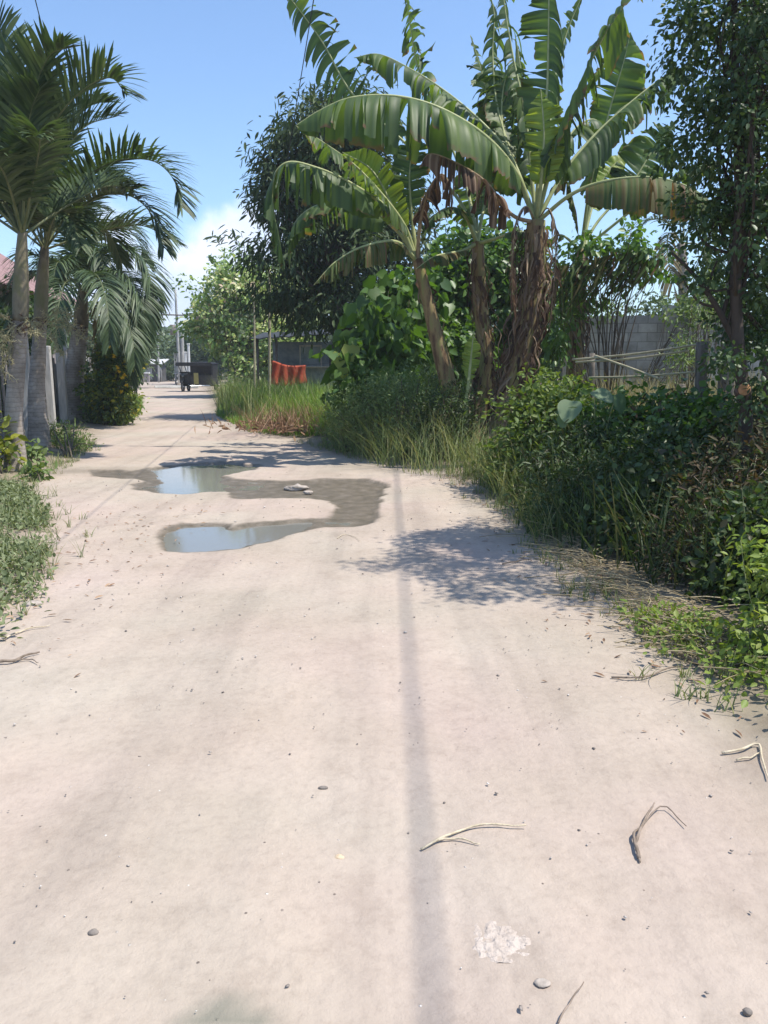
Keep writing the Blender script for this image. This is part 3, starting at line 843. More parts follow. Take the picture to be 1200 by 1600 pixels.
# thick stemmed plant
b = gr(775, 728)
D3 = 12.6
t3 = [b, at(790, 650, D3), at(815, 550, D3), at(832, 450, D3), at(838, 345, D3)]
pl = thing('banana_plant', 'thick banana plant clothed in brown dead leaves with the largest crown', 'banana plant', b)
mb = MB(); tube(mb, spline(t3, 40), [.24, .22, .2, .18, .14], 16, wob=.12); mb.build('stem', M['pseudostem'], pl)
mb = MB(); skirt(mb, t3, 620, .6, .24, .12, 1); mb.build('dry_sheath', M['banana_brown'], pl)
top = (838, 348, D3)
banana_leaf(pl, P3([top, (808, 272, 12.5), (760, 214, 12.3), (690, 170, 12.1), (620, 150, 12), (550, 152, 11.9), (500, 172, 11.9), (462, 196, 11.9)]), 1.35, 0.68, .9, .9, 'banana', .16, rag=.08, rr=.042, tipw=.75)
banana_leaf(pl, P3([top, (800, 248, 13), (750, 188, 13.2), (690, 138, 13.4), (632, 102, 13.6), (590, 84, 13.7), (553, 90, 13.7)]), 1.2, .85, .88, .88, 'banana', .2, rag=.22, tipw=.6)
banana_leaf(pl, P3([top, (842, 250, 12.6), (854, 150, 12.6), (857, 60, 12.6), (858, -60, 12.6)]), .8, .3, .15, .9, 'banana', .28, side=(1, -.45, 0), a0=.4)
banana_leaf(pl, P3([top, (846, 280, 12.3), (850, 210, 12.2), (845, 140, 12.2)]), .55, .1, .1, .15, 'banana_yellow_glow', .3, side=(1, -.2, 0), label='upright leaf with a backlit yellow green glow painted in')  # backlit part of the tall blade, drawn as a brighter coloured leaf
banana_leaf(pl, P3([top, (822, 190, 12.9), (802, 90, 13), (790, 20, 13), (780, -60, 13)]), .8, .95, .8, .8, 'banana', .35, side=(.8, .5, 0), rag=.2)
banana_leaf(pl, P3([top, (868, 235, 12.3), (892, 165, 12.1), (938, 65, 11.9), (985, -5, 11.7), (1040, -60, 11.6)]), .95, .8, .85, .85, 'banana', .2, rag=.14)
banana_leaf(pl, P3([top, (880, 270, 12.8), (930, 210, 13), (985, 160, 13.1), (1040, 118, 13.2), (1090, 95, 13.2)]), 1.0, .85, .85, .85, 'banana', .25, rag=.15)
banana_leaf(pl, P3([top, (890, 305, 12.2), (945, 283, 12), (1020, 277, 11.8), (1085, 296, 11.6), (1130, 335, 11.5)]), 1.0, .4, .92, .92, 'banana_rust', .3, label='browning leaf arching right over the vines', rag=.1)
banana_leaf(pl, P3([top, (856, 240, 13.4), (864, 140, 13.8), (884, 55, 14), (915, -20, 14)]), .5, .9, .6, .6, 'banana', .4, side=(.6, .7, 0), rag=.25)
banana_leaf(pl, P3([top, (800, 335, 12.3), (760, 285, 12.1), (715, 255, 12), (672, 240, 12), (655, 262, 12)]), .95, .97, .97, .97, 'banana_brown', .25, name='dead_leaf', rib='stem_dry', rag=.3)
banana_leaf(pl, P3([top, (800, 260, 13.6), (770, 190, 14), (752, 110, 14.2), (735, 55, 14.2)]), .6, .9, .5, .7, 'banana', .4, side=(.8, .4, 0), rag=.2)
banana_leaf(pl, P3([top, (790, 220, 13.5), (785, 150, 13.8), (800, 100, 13.8), (815, 150, 13.8)]), .75, .8, .6, .6, 'banana', .4, rag=.2)
banana_leaf(pl, P3([top, (815, 290, 13.3), (790, 215, 13.6), (775, 160, 13.9), (765, 130, 14)]), .8, 0.78, .3, .3, 'banana', .3, side=(1, -.2, .3))
banana_leaf(pl, P3([top, (862, 300, 13.2), (880, 275, 13.4), (897, 320, 13.4), (905, 375, 13.4)]), .4, .6, .9, .9, 'banana_rust', .4)

banana_leaf(pl, P3([top, (828, 250, 13.1), (818, 150, 13.3), (808, 70, 13.4), (800, 60, 13.4)]), .8, .9, .9, .9, 'banana', .3, side=(.8, .4, 0), rag=.25)
banana_leaf(pl, P3([top, (818, 300, 13.0), (800, 250, 13.2), (770, 235, 13.4), (742, 262, 13.5)]), .8, 0.68, .8, .8, 'banana', .3)
banana_leaf(pl, P3([top, (850, 300, 13.0), (872, 240, 13.3), (905, 195, 13.6), (935, 190, 13.8), (950, 240, 13.9)]), .7, .8, .85, .85, 'banana', .35, rag=.2)
banana_leaf(pl, P3([top, (815, 280, 13.2), (780, 180, 13.7), (770, 90, 14), (772, 20, 14), (760, -30, 14)]), .7, .95, .9, .9, 'banana', .4, rag=.25)

for q_ in ([(822, 322, 12.3), (806, 350, 12.1), (800, 430, 12.1), (806, 505, 12.2)], [(856, 325, 12.4), (868, 360, 12.2), (866, 430, 12.2), (858, 520, 12.3)]):
    banana_leaf(pl, P3([top] + q_), .4, .9, .95, .95, 'banana_brown', .16, name='dead_leaf', rib='stem_dry', rag=.35, rr=.012)

banana_leaf(pl, P3([top, (862, 250, 12.5), (885, 190, 12.3), (920, 130, 12.2), (965, 75, 12.1)]), .34, .6, .6, .9, 'banana_yellow_glow', .3, label='torn leaf strip coloured yellow green as if backlit', rag=.3)  # bright colour imitates sunlight coming through the torn blade

# rear right plant, overgrown by vines
b = gr(905, 690)
D4 = 15.5
b[0] = at(900, 500, D4)[0]; b[1] = D4
t4 = [b, at(900, 540, D4), at(905, 470, D4), at(908, 388, D4)]
pl = thing('banana_plant', 'banana plant behind the vines with pale upright leaf stalks', 'banana plant', b)
mb = MB(); tube(mb, spline(t4, 30), [.2, .17, .14, .11], 12, wob=.1); mb.build('stem', M['pseudostem'], pl)
mb = MB(); skirt(mb, t4, 100, .8, .2, .3, 1); mb.build('dry_sheath', M['banana_brown'], pl)
top = (908, 392, D4)
banana_leaf(pl, P3([top, (925, 300, 15.4), (948, 190, 15.3), (975, 95, 15.2), (985, 50, 15.2)]), .8, .3, .2, .3, 'banana', .5, side=(1, -.4, .2))
banana_leaf(pl, P3([top, (935, 345, 15.7), (985, 290, 15.9), (1020, 235, 16), (1055, 195, 16)]), .95, 0.68, .4, .5, 'banana', .45, side=(.8, -.2, -.5))
banana_leaf(pl, P3([top, (920, 300, 15), (935, 240, 14.8), (960, 180, 14.7), (1000, 150, 14.6)]), .75, .85, .7, .8, 'banana', .4, rag=.2)
banana_leaf(pl, P3([top, (960, 350, 15.3), (1010, 310, 15.1), (1075, 262, 14.8), (1140, 250, 14.6)]), .9, .3, .5, .6, 'banana', .35)
banana_leaf(pl, P3([top, (880, 368, 15.3), (862, 372, 15.2), (850, 385, 15.2)]), .3, 0.88, .8, .8, 'banana', .5)
banana_leaf(pl, P3([top, (930, 310, 16), (955, 262, 16.2), (985, 240, 16.3)]), .5, .2, .3, .4, 'banana_yellow_glow', .4, side=(1, -.2, -.3))
# young sucker
b = gr(728, 745); b[1] = 12.6; b[0] = at(728, 640, 12.6)[0]
pl = thing('banana_plant', 'young banana sucker with one pale green leaf at the clump foot', 'banana plant', b)
mb = MB(); tube(mb, spline([b, at(728, 640, 12.6), at(733, 590, 12.6)], 14), [.05, .04, .025], 8); mb.build('stem', M['midrib'], pl)
banana_leaf(pl, P3([(731, 610, 12.6), (735, 570, 12.6), (740, 520, 12.6)]), .25, .05, .1, .1, 'banana_yellow_glow', .2, side=(1, -.3, 0))


# ------------------------------------------------------------------ palms
def frond(parent, pts, LL, n=46, vee=.5, droop=.5, mat='palm_leaf', start=.22, wl=.022, name='frond', fwd=.55):
    k = 40
    C = spline(pts, k); T = nrm(np.gradient(C, axis=0))
    r = MB(); tube(r, C, [.022, .016, .010, .004], 6)
    mb = MB()
    up = np.array([0, 0, 1.])
    for sg in (-1, 1):
        for i in range(n):
            t = start + (1 - start) * (i + .5 * random.random()) / n
            f = t * (k - 1); a = int(f); fr = f - a; b_ = min(a + 1, k - 1)
            p = C[a] * (1 - fr) + C[b_] * fr; tt = T[a]
            S = np.cross(tt, up)
            if np.linalg.norm(S) < .3: S = np.cross(tt, np.array([0, 1., .3]))
            S = nrm(S); Nn = np.cross(S, tt)
            if Nn[2] < 0: Nn = -Nn
            u = (t - start) / (1 - start)
            L = LL * (.55 + .9 * u * (1 - u) * 2 if u < .5 else 1 - .62 * ((u - .5) / .5) ** 1.6) * random.uniform(.85, 1.1)
            d = nrm(sg * S * random.uniform(.75, 1.1) + Nn * vee * random.uniform(.4, 1.5) + tt * (fwd + .9 * u) + rdir(1)[0] * .12)
            m = 5; V = []; q = p.copy(); side = nrm(np.cross(d, Nn) + rdir(1)[0] * .25)
            dr = droop * random.uniform(.6, 1.4)
            for j in range(m):
                ss = j / (m - 1); w = wl * (math.sin(PI * (ss * .85 + .12)) ** .7) * (1 if ss < .99 else .1)
                V += [q - side * w, q + side * w]
                d2 = nrm(d + np.array([0, 0, -1.]) * dr * ss * 1.3)
                q = q + d2 * L / (m - 1)
            mb.add(V, [(2 * j, 2 * j + 1, 2 * j + 3, 2 * j + 2) for j in range(m - 1)], random.random())
    o = mb.build(name, M[mat], parent)
    r.build('rachis', M['rachis'], o)
    return o


def inflorescence(parent, start, ends, n=12):
    mb = MB()
    for e in ends:
        e = np.array(e); mid = (start + e) / 2 + np.array([0, 0, .08])
        C = spline([start, mid, e], 14); tube(mb, C, [.012, .008, .004], 5, rnd=.3)
        for i in range(4, 14):
            for _ in range(n // 4):
                d = nrm(rdir(1)[0] + np.array([0, 0, .1]) + nrm(e - start) * .7)
                L = random.uniform(.08, .24)
                Q = spline([C[i], C[i] + d * L * .5 + rdir(1)[0] * .02, C[i] + d * L + np.array([0, 0, -.03])], 6)
                tube(mb, Q, [.004, .003], 3, rnd=random.random(), cap=False)
                for w in range(1, 6):
                    for _k in range(2):
                        d3 = rdir(1)[0]
                        tube(mb, [Q[w], Q[w] + d3 * random.uniform(.02, .05)], .0035, 3, rnd=random.random(), cap=False)
    return mb.build('inflorescence', M['inflor'], parent)


def palm_trunk(parent, tr, r, cs, rc):
    mb = MB(); tube(mb, spline(tr, 60), r, 18, wob=.03); mb.build('trunk', M['palm_bark'], parent)
    mb = MB(); tube(mb, spline(cs, 20), rc, 14); mb.build('crownshaft', M['crownshaft'], parent)
    c0 = np.array(cs[0]); mb = MB(); skirt(mb, [c0 + np.array([0, 0, .12]), c0 + np.array([0, 0, .02]), c0 - np.array([0, 0, .06])], 46, .16, r[-1] * 1.02); mb.build('old_sheath', M['banana_brown'], parent)


PG = 'ornamental palms along the left fence'
# palm nearest
bA = gr(25, 738); DA = bA[1]
bA[2] = gz(bA[0], bA[1]) - .05
pa = thing('palm_tree', 'nearest ringed grey palm at the left road edge with tallest fronds', 'palm tree', bA, PG)
palm_trunk(pa, [bA, at(24, 715, DA), at(22, 640, DA), at(28, 560, DA), at(32, 500, DA)], [.175, .135, .12, .115, .108, .104],
           [at(32, 502, DA), at(33, 430, DA), at(35, 362, DA)], [.108, .112, .09, .06])
c = (35, 368)
for pts, LL, vee, dr in [
    ([(*c, DA), (57, 280, DA), (78, 207, DA - .1), (102, 168, DA - .2), (140, 133, DA - .3), (175, 122, DA - .4), (198, 150, DA - .5)], .62, .9, .35),
    ([(*c, DA), (40, 250, DA - .2), (52, 150, DA - .5), (75, 90, DA - .8), (100, 75, DA - 1.0)], .6, .9, .3),
    ([(*c, DA), (25, 240, DA), (15, 130, DA - .2), (5, 60, DA - .3), (-15, 20, DA - .4)], .62, .8, .3),
    ([(*c, DA), (5, 270, DA - .2), (-40, 170, DA - .6), (-100, 110, DA - .9), (-160, 130, DA - 1.2)], .62, .6, .4),
    ([(*c, DA), (-10, 300, DA), (-80, 240, DA + .2), (-150, 260, DA + .3), (-200, 340, DA + .3)], .6, .5, .5),
    ([(*c, DA), (30, 270, DA + .4), (40, 190, DA + .9), (70, 140, DA + 1.4), (105, 150, DA + 1.8)], .6, .6, .4),
    ([(*c, DA), (15, 290, DA + .5), (-20, 210, DA + 1.0), (-60, 190, DA + 1.5)], .6, .6, .4),
    ([(*c, DA), (20, 310, DA - .5), (0, 260, DA - 1.1), (-30, 250, DA - 1.6), (-60, 290, DA - 1.9)], .55, .5, .6),
    ([(*c, DA), (48, 300, DA - .4), (60, 240, DA - .9), (62, 210, DA - 1.3), (55, 215, DA - 1.7)], .5, .6, .5),
]:
    frond(pa, P3(pts), LL * 1.12, 88, vee, dr, wl=.021)
for a_, e_, L_ in [(.4, 1.1, 2.2), (1.3, 1.2, 2.2), (2.2, .9, 2.3), (3.0, 1.1, 2.2), (3.9, .8, 2.2), (5.4, 1.15, 2.0), (1.0, .6, 2.1), (2.7, .5, 2.1)]:
    p0 = at(*c, DA); d = np.array([math.cos(a_) * math.cos(e_), math.sin(a_) * math.cos(e_), math.sin(e_)]); o_ = nrm(d * np.array([1, 1, 0]))
    frond(pa, [p0, p0 + d * L_ * .4, p0 + d * L_ * .75 + o_ * .12, p0 + d * L_ * .92 + o_ * .45 - np.array([0, 0, .1])], .66, 72, .7, .4, wl=.021)
inflorescence(pa, at(32, 505, DA), [at(-30, 500, DA - .3), at(0, 545, DA - .35), at(60, 520, DA - .3), at(5, 580, DA - .2), at(-50, 560, DA)], 12)

# second palm
bB = gr(62, 704); DB = bB[1]
bB[2] = gz(bB[0], bB[1]) - .05
pb = thing('palm_tree', 'second grey palm whose arched fronds reach out over the road', 'palm tree', bB, PG)
palm_trunk(pb, [bB, at(61, 680, DB), at(57, 620, DB), at(60, 560, DB), at(63, 500, DB)], [.22, .175, .15, .135, .12, .112],
           [at(63, 502, DB), at(66, 440, DB), at(70, 385, DB)], [.116, .12, .10, .07])
c = (70, 390)
for pts, LL, vee, dr in [
    ([(*c, DB), (95, 325, DB - .3), (125, 285, DB - .6), (165, 258, DB - .9), (205, 248, DB - 1.1), (245, 254, DB - 1.3), (272, 282, DB - 1.4), (284, 325, DB - 1.5)], .82, .6, .45),
    ([(*c, DB), (105, 345, DB - .2), (140, 315, DB - .5), (178, 302, DB - .7), (215, 312, DB - .9), (243, 345, DB - 1.0), (256, 388, DB - 1.1)], .8, .5, .55),
    ([(*c, DB), (85, 290, DB - .2), (105, 210, DB - .4), (135, 165, DB - .5), (170, 160, DB - .5)], .75, .7, .35),
    ([(*c, DB), (70, 280, DB + .3), (65, 190, DB + .6), (80, 140, DB + .9)], .75, .6, .4),
    ([(*c, DB), (50, 300, DB), (20, 230, DB + .3), (-20, 210, DB + .5)], .75, .6, .4),
    ([(*c, DB), (40, 350, DB - .4), (0, 330, DB - .6), (-40, 380, DB - .8)], .7, .5, .6),
    ([(*c, DB), (95, 360, DB + .5), (135, 345, DB + 1), (170, 365, DB + 1.5), (190, 410, DB + 1.8)], .75, .4, .7),
    ([(*c, DB), (90, 340, DB + .7), (110, 290, DB + 1.4), (150, 270, DB + 2), (185, 290, DB + 2.5)], .75, .5, .5),
    ([(*c, DB), (80, 350, DB - .8), (95, 330, DB - 1.4), (115, 345, DB - 1.9), (125, 385, DB - 2.2)], .7, .4, .7),
]:
    frond(pb, P3(pts), LL, 96, vee, dr, wl=.022)
for a_, e_, L_ in [(.9, 1.0, 2.6), (1.6, .7, 2.5), (2.4, 1.0, 2.6), (3.3, .7, 2.4), (4.2, .9, 2.2), (5.2, .5, 2.2), (.2, .35, 2.2)]:
    p0 = at(*c, DB); d = np.array([math.cos(a_) * math.cos(e_), math.sin(a_) * math.cos(e_), math.sin(e_)]); o_ = nrm(d * np.array([1, 1, 0]))
    frond(pb, [p0, p0 + d * L_ * .4, p0 + d * L_ * .72 + o_ * .15 - np.array([0, 0, .08]), p0 + d * L_ * .85 + o_ * .5 - np.array([0, 0, .45])], .75, 78, .5, .55, wl=.022)
inflorescence(pb, at(64, 505, DB), [at(110, 490, DB - .6), at(140, 535, DB - .7), at(95, 555, DB - .8), at(30, 540, DB - .5), at(120, 515, DB - .3)], 12)

# third palm, shaggy
bC = gr(113, 660); DC = bC[1]
bC[2] = gz(bC[0], bC[1]) - .05
pc = thing('palm_tree', 'third palm from the camera with a low shaggy drooping crown', 'palm tree', bC, PG)
palm_trunk(pc, [bC, at(113, 640, DC), at(116, 590, DC), at(122, 540, DC), at(126, 510, DC)], [.38, .30, .26, .24, .2],
           [at(126, 512, DC), at(128, 480, DC), at(130, 450, DC)], [.2, .2, .15, .12])
c = (130, 455)
for pts, LL in [
    ([(*c, DC), (155, 405, DC - .5), (190, 388, DC - .9), (222, 405, DC - 1.2), (238, 450, DC - 1.4), (240, 500, DC - 1.5)], 1.25),
    ([(*c, DC), (165, 430, DC - .8), (198, 432, DC - 1.4), (222, 470, DC - 1.8), (230, 530, DC - 2)], 1.25),
    ([(*c, DC), (160, 445, DC - 1.2), (185, 470, DC - 2), (205, 520, DC - 2.4), (212, 570, DC - 2.6)], 1.15),
    ([(*c, DC), (140, 400, DC), (160, 365, DC + .2), (190, 355, DC + .3), (215, 375, DC + .4), (228, 410, DC + .4)], 1.3),
    ([(*c, DC), (125, 400, DC - .4), (115, 360, DC - .8), (90, 345, DC - 1.1), (60, 370, DC - 1.4)], 1.25),
    ([(*c, DC), (105, 430, DC - .3), (70, 415, DC - .6), (40, 450, DC - .8), (25, 510, DC - .9)], 1.2),
    ([(*c, DC), (150, 440, DC + 1), (185, 440, DC + 1.8), (215, 490, DC + 2.4), (222, 550, DC + 2.6)], 1.2),
    ([(*c, DC), (140, 430, DC - 1.5), (155, 435, DC - 2.4), (168, 480, DC - 3), (172, 540, DC - 3.2)], 1.1),
    ([(*c, DC), (115, 440, DC - 1.4), (100, 445, DC - 2.2), (90, 490, DC - 2.8), (88, 540, DC - 3)], 1.1),
    ([(*c, DC), (130, 390, DC + .8), (125, 350, DC + 1.3), (135, 325, DC + 1.6), (165, 325, DC + 1.8)], 1.25),
    ([(*c, DC), (175, 470, DC - .4), (200, 520, DC - .7), (205, 580, DC - .8), (200, 610, DC - .9)], 1.0),
]:
    frond(pc, P3(pts), LL * .82, 104, .35, .95, wl=.020)
for a_, e_, L_ in [(.5, .9, 2.6), (1.4, .6, 2.4), (2.3, .8, 2.6), (3.1, .4, 2.4), (3.9, .7, 2.4), (4.7, .5, 2.4), (5.4, .8, 2.4), (0, .3, 2.2), (5.9, .1, 2.2)]:
    p0 = at(*c, DC); d = np.array([math.cos(a_) * math.cos(e_), math.sin(a_) * math.cos(e_), math.sin(e_)]); o_ = nrm(d * np.array([1, 1, 0]))
    frond(pc, [p0, p0 + d * L_ * .4, p0 + d * L_ * .65 + o_ * .2 - np.array([0, 0, .2]), p0 + d * L_ * .7 + o_ * .5 - np.array([0, 0, .9])], .9, 76, .3, .95, wl=.020)
frond(pc, P3([(*c, DC), (150, 470, DC - .3), (165, 520, DC - .5), (168, 590, DC - .6)]), .9, 36, .1, 1.2, 'palm_leaf_dry', wl=.03, name='dead_frond')

# ------------------------------------------------------------------ left fence and house
fl = [np.array(p) for p in [(-7.6, 7.0), (-7.75, 12), (-7.85, 16.2), (-8.7, 20), (-9.6, 25), (-12.5, 36)]]
fp = thing('plank_fence', 'fence of uneven pale and grey upright planks behind the palms', 'fence', (-7.8, 14, 0))
pale, grey = [], MB()
for a, b_ in zip(fl[:-1], fl[1:]):
    L = np.linalg.norm(b_ - a); n = int(L / .17); rz = math.atan2((b_ - a)[1], (b_ - a)[0])
    for i in range(n):
        if random.random() < .10: continue
        p = a + (b_ - a) * (i + .5) / n + rng.normal(size=2) * .015
        h = random.uniform(1.5, 2.05); z0 = gz(*p)
        tgt = grey
        if random.random() < .3: tgt = MB(); pale.append(tgt)
        box(tgt, (p[0], p[1], z0 + h / 2), (random.uniform(.11, .15), .022, h), rz, random.random(), tilt=(0, random.uniform(-.03, .03)))
o = grey.build('board_panel', M['grey_wood'], fp, False); [q_.build('pale_board', M['pale_wood'], fp, False) for q_ in pale]
for hh in (.5, 1.4):
    r = MB()
    for a, b_ in zip(fl[:-1], fl[1:]):
        d = nrm(np.array([*(b_ - a), 0])); nn = np.array([d[1], -d[0], 0]) * -.05
        tube(r, [np.array([*a, hh]) + nn, np.array([*b_, hh]) + nn], .03, 5)
    r.build('rail', M['grey_wood'], fp)
for (px, D, h, w) in [(41, 15.4, 2.1, .17), (77, 18.5, 2.0, .16), (97, 21, 1.9, .2), (125, 24, 1.7, .2)]:
    p = at(px, 600, D); mb = MB(); box(mb, (p[0], p[1], h / 2), (w, .12, h), .05, bev=.012); mb.build('post', M['pale_wood'], fp, False)

hs = thing('house', 'house with faded pinkish roof hidden behind the palms', 'house', (-16.4, 28, 0))
mb = MB(); box(mb, (-16.4, 28, 2.1), (8, 9, 4.2), .12, bev=.02); mb.build('wall', M['house_wall'], hs, False)
mb = MB()
R_ = lambda x, y: (-16.4 + x * math.cos(.12) - y * math.sin(.12), 28 + x * math.sin(.12) + y * math.cos(.12))
for sg in (-1, 1):
    V = []; nn_ = 160
    for i in range(nn_ + 1):
        y = -5.2 + 10.4 * i / nn_
        for (x, z) in ((0, 7.0), (sg * 4.8, 3.95)):
            X, Y = R_(x, y); V.append((X, Y, z + .022 * math.sin(i * PI / 2)))
        for (x, z) in ((0, 6.96), (sg * 4.8, 3.91)):
            X, Y = R_(x, y); V.append((X, Y, z + .022 * math.sin(i * PI / 2)))
    fs = [(4 * i, 4 * i + 1, 4 * i + 5, 4 * i + 4) for i in range(nn_)] + [(4 * i + 2, 4 * i + 6, 4 * i + 7, 4 * i + 3) for i in range(nn_)] + [(4 * i + 1, 4 * i + 3, 4 * i + 7, 4 * i + 5) for i in range(nn_)]
    mb.add(V, fs)
mb.build('roof', M['roof_pink'], hs, False)
mb = MB()
for y in (-4.52, 4.52):
    V = [(*R_(x, y + e), z) for e in (-.03, .03) for (x, z) in ((-4, 4.2), (4, 4.2), (0, 6.9))]
    k = mb.n; mb.add(V, [(0, 1, 2), (3, 5, 4)])
mb.build('gable', M['house_wall'], hs, False)
for y in (-2.5, 1.5):
    X, Y = R_(4.02, y); mb = MB(); box(mb, (X, Y, 1.7), (.06, 1.1, 1.0), .12, bev=.01); w_ = mb.build('window', M['dark_board'], hs, False)
    X, Y = R_(4.06, y); mb = MB(); box(mb, (X, Y, 1.7), (.03, .9, .8), .12); mb.build('pane', M['glass_dark'], w_, False)


# ------------------------------------------------------------------ shrubs
def shrub(name, label, cat, base, blobs, ncl, per, cr, size, T, mat, group=None, stem='bark', nst=14, droop=.25, shell=.4, flat=.6, rs=.014):
    base = np.array([base[0], base[1], gz(base[0], base[1])])
    r = thing(name, label, cat, base, group)
    mb = MB(); cc = foliage(mb, blobs, ncl, per, cr, size, T, droop, shell, base[2] + .01, flat)
    mb.build('foliage', M[mat], r)
    st = MB()
    for i in rng.choice(len(cc), min(nst, len(cc)), replace=False):
        e = cc[i]
        if e[2] < base[2] + .05: continue
        s0 = base + np.array([rng.normal() * .06, rng.normal() * .06, -.03])
        mid = s0 * .5 + e * .5 + rdir(1)[0] * .08 * np.linalg.norm(e - s0) + np.array([0, 0, .1 * np.linalg.norm(e - s0)])
        tube(st, spline([s0, mid, e], 9), [rs, rs * .7, rs * .3], 5)
    if st.n: st.build('stem', M[stem], r)
    return r


def B(px, py, D, rx, ry, rz): return (at(px, py, D), (rx, ry, rz))


# left side
r = shrub('croton_shrub', 'tall dark shrub with golden yellow flowering tips beyond the third palm', 'shrub', gr(172, 664),
          [B(158, 625, 21.6, .5, .5, .55), B(180, 605, 21.4, .5, .5, .65), B(170, 565, 21.6, .45, .45, .5), B(194, 635, 21.2, .4, .45, .45), B(186, 575, 21.5, .35, .35, .4)], 190, 30, .13, .12, T_OVAL, 'croton', nst=26)
for (px, py) in [(168, 535), (171, 541), (186, 580), (191, 590), (195, 586), (183, 574), (198, 602), (190, 612), (178, 556)]:
    mb = MB(); p = at(px, py, 20.9)
    leaves(mb, p + np.zeros((14, 3)), rdir(14), rdir(14), .065, T_OVAL)
    mb.build('flower', M['flower'], r)
shrub('weed_bush', 'low leafy green weed bush beside the second palm foot', 'bush', gr(105, 716), [B(100, 690, 15, .42, .45, .34), B(120, 702, 14.6, .3, .35, .25)], 90, 30, .1, .085, T_NARROW, 'weed', droop=.0)
shrub('croton_plant', 'yellow leaved croton at the left edge beside the nearest palm', 'shrub', gr(-12, 745), [B(-10, 710, 11.0, .25, .3, .42), B(-18, 680, 11, .22, .25, .25)], 40, 10, .09, .13, T_OVAL, 'croton_yellow', nst=12, droop=-.2)
shrub('small_plant', 'small leafy seedling right of the nearest palm foot', 'plant', gr(57, 752), [B(56, 740, 10.7, .16, .16, .1)], 14, 9, .06, .12, T_OVAL, 'weed', nst=10, droop=.1)
shrub('small_plant', 'tangled low plant filling the gap between the two nearest palms', 'plant', gr(42, 725), [B(44, 712, 12.6, .2, .3, .18)], 30, 16, .07, .09, T_OVAL, 'weed', nst=10)
shrub('shrub', 'dark leafy shrub hiding the fence right of the third palm', 'shrub', gr(140, 662), [B(135, 635, 23.6, .5, .5, .6), B(120, 600, 24.5, .6, .5, .5)], 100, 22, .14, .15, T_OVAL, 'hedge')
shrub('shrub', 'pale leafy undergrowth along the foot of the flowering shrub', 'shrub', gr(185, 660), [B(180, 650, 22.3, .5, .4, .22), B(150, 658, 21.8, .5, .3, .15)], 80, 18, .1, .09, T_NARROW, 'weed', droop=0)
for i, (x, y, lab) in enumerate([(-9.4, 8.5, 'dark shrub by the fence at the far left edge'), (-9.6, 14.5, 'dark shrub behind the fence planks between the palms'), (-11, 24, 'dark tall shrub behind the fence near the third palm')]):
    shrub('shrub', lab, 'shrub', (x, y), [(np.array([x, y, 1.3]), (.9, 1.2, 1.0)), (np.array([x - .3, y + .8, 2.6]), (.9, 1.1, 1.2))], 130, 32, .22, .2, T_OVAL, 'hedge')

# ground cover, left verge
mb = MB()
pv = [gr(75, 800)[:2], gr(68, 900)[:2], gr(55, 960)[:2], gr(10, 1005)[:2], (-3.4, 4.2), (-5.5, 5), (-6.5, 9.5), gr(30, 765)[:2]]
P = scatter(pv, 7500)
dd = fbm(P[:, 0] * 1.3, P[:, 1] * 1.3, 14, 3); P = P[dd > -.5 + .25 * rng.random(len(dd))]
H = np.clip(.10 + .12 * fbm(P[:, 0] * .9, P[:, 1] * .9, 15, 2), .03, .3)
n = len(P)
for k in range(4):
    Q = P + np.column_stack([rng.normal(size=(n, 2)) * .04, H * rng.random(n)])
    leaves(mb, Q, nrm(rdir(n) + np.array([0, 0, .5])), nrm(np.array([0, 0, 1.]) + rdir(n) * .6), .035 + .03 * rng.random(n), T_NARROW if k % 2 else T_OVAL)
grass(mb, P[::4], .22, .006, .6, .5)
tag(mb.build('ground_cover', M['cover'], None), 'low matted weeds creeping over the left verge', 'ground cover', kind='stuff')
# grass mound left far
mb = MB(); pv = [gr(196, 622)[:2], gr(222, 628)[:2], gr(220, 645)[:2], gr(205, 660)[:2], gr(180, 664)[:2], gr(185, 640)[:2]]
grass(mb, scatter(pv, 5000), .35, .014, .4, .6)
tag(mb.build('grass', M['grass'], None), 'bright short grass mound at the left bend of the road', 'grass', kind='stuff')

# ------------------------------------------------------------------ centre distance
# bougainvillea
base = gr(385, 622)
bo = shrub('bougainvillea', 'huge rounded bougainvillea with cream white and dusty pink blossom', 'bougainvillea', base,
           [B(356, 490, 42, 1.9, 2.2, 1.8), B(400, 470, 42, 2.2, 2.5, 2.0), B(440, 500, 43, 2.0, 2.2, 2.0), B(408, 540, 41.5, 2.1, 2.2, 1.7), B(334, 505, 42, 1.1, 1.6, 1.3),
            B(375, 440, 42, 1.2, 1.3, 1.0), B(450, 450, 44, 1.6, 1.8, 1.3), B(408, 590, 40.5, 1.0, 1.6, 1.0), B(420, 580, 41, 2, 1.6, 1.2)], 520, 44, .30, .24, T_OVAL, 'boug', nst=40, rs=.05, shell=.6)
mb = MB(); st = MB()
for pts in [[(355, 440), (342, 420), (328, 402)], [(377, 430), (374, 405), (374, 383)], [(385, 430), (386, 415), (386, 402)], [(400, 430), (396, 410), (388, 390)], [(410, 440), (408, 415), (402, 400)], [(340, 440), (350, 425), (362, 410)]]:
    C = spline([at(x, y, 42) for x, y in pts], 20); tube(st, C, [.02, .008], 4)
    Pn = np.repeat(C, 5, 0) + rng.normal(size=(100, 3)) * .05
    leaves(mb, Pn, rdir(100), rdir(100), .2, T_OVAL, rng.random(100) * .4)
sh = st.build('long_shoot', M['bark'], bo); mb.build('shoot_leaves', M['boug'], sh)

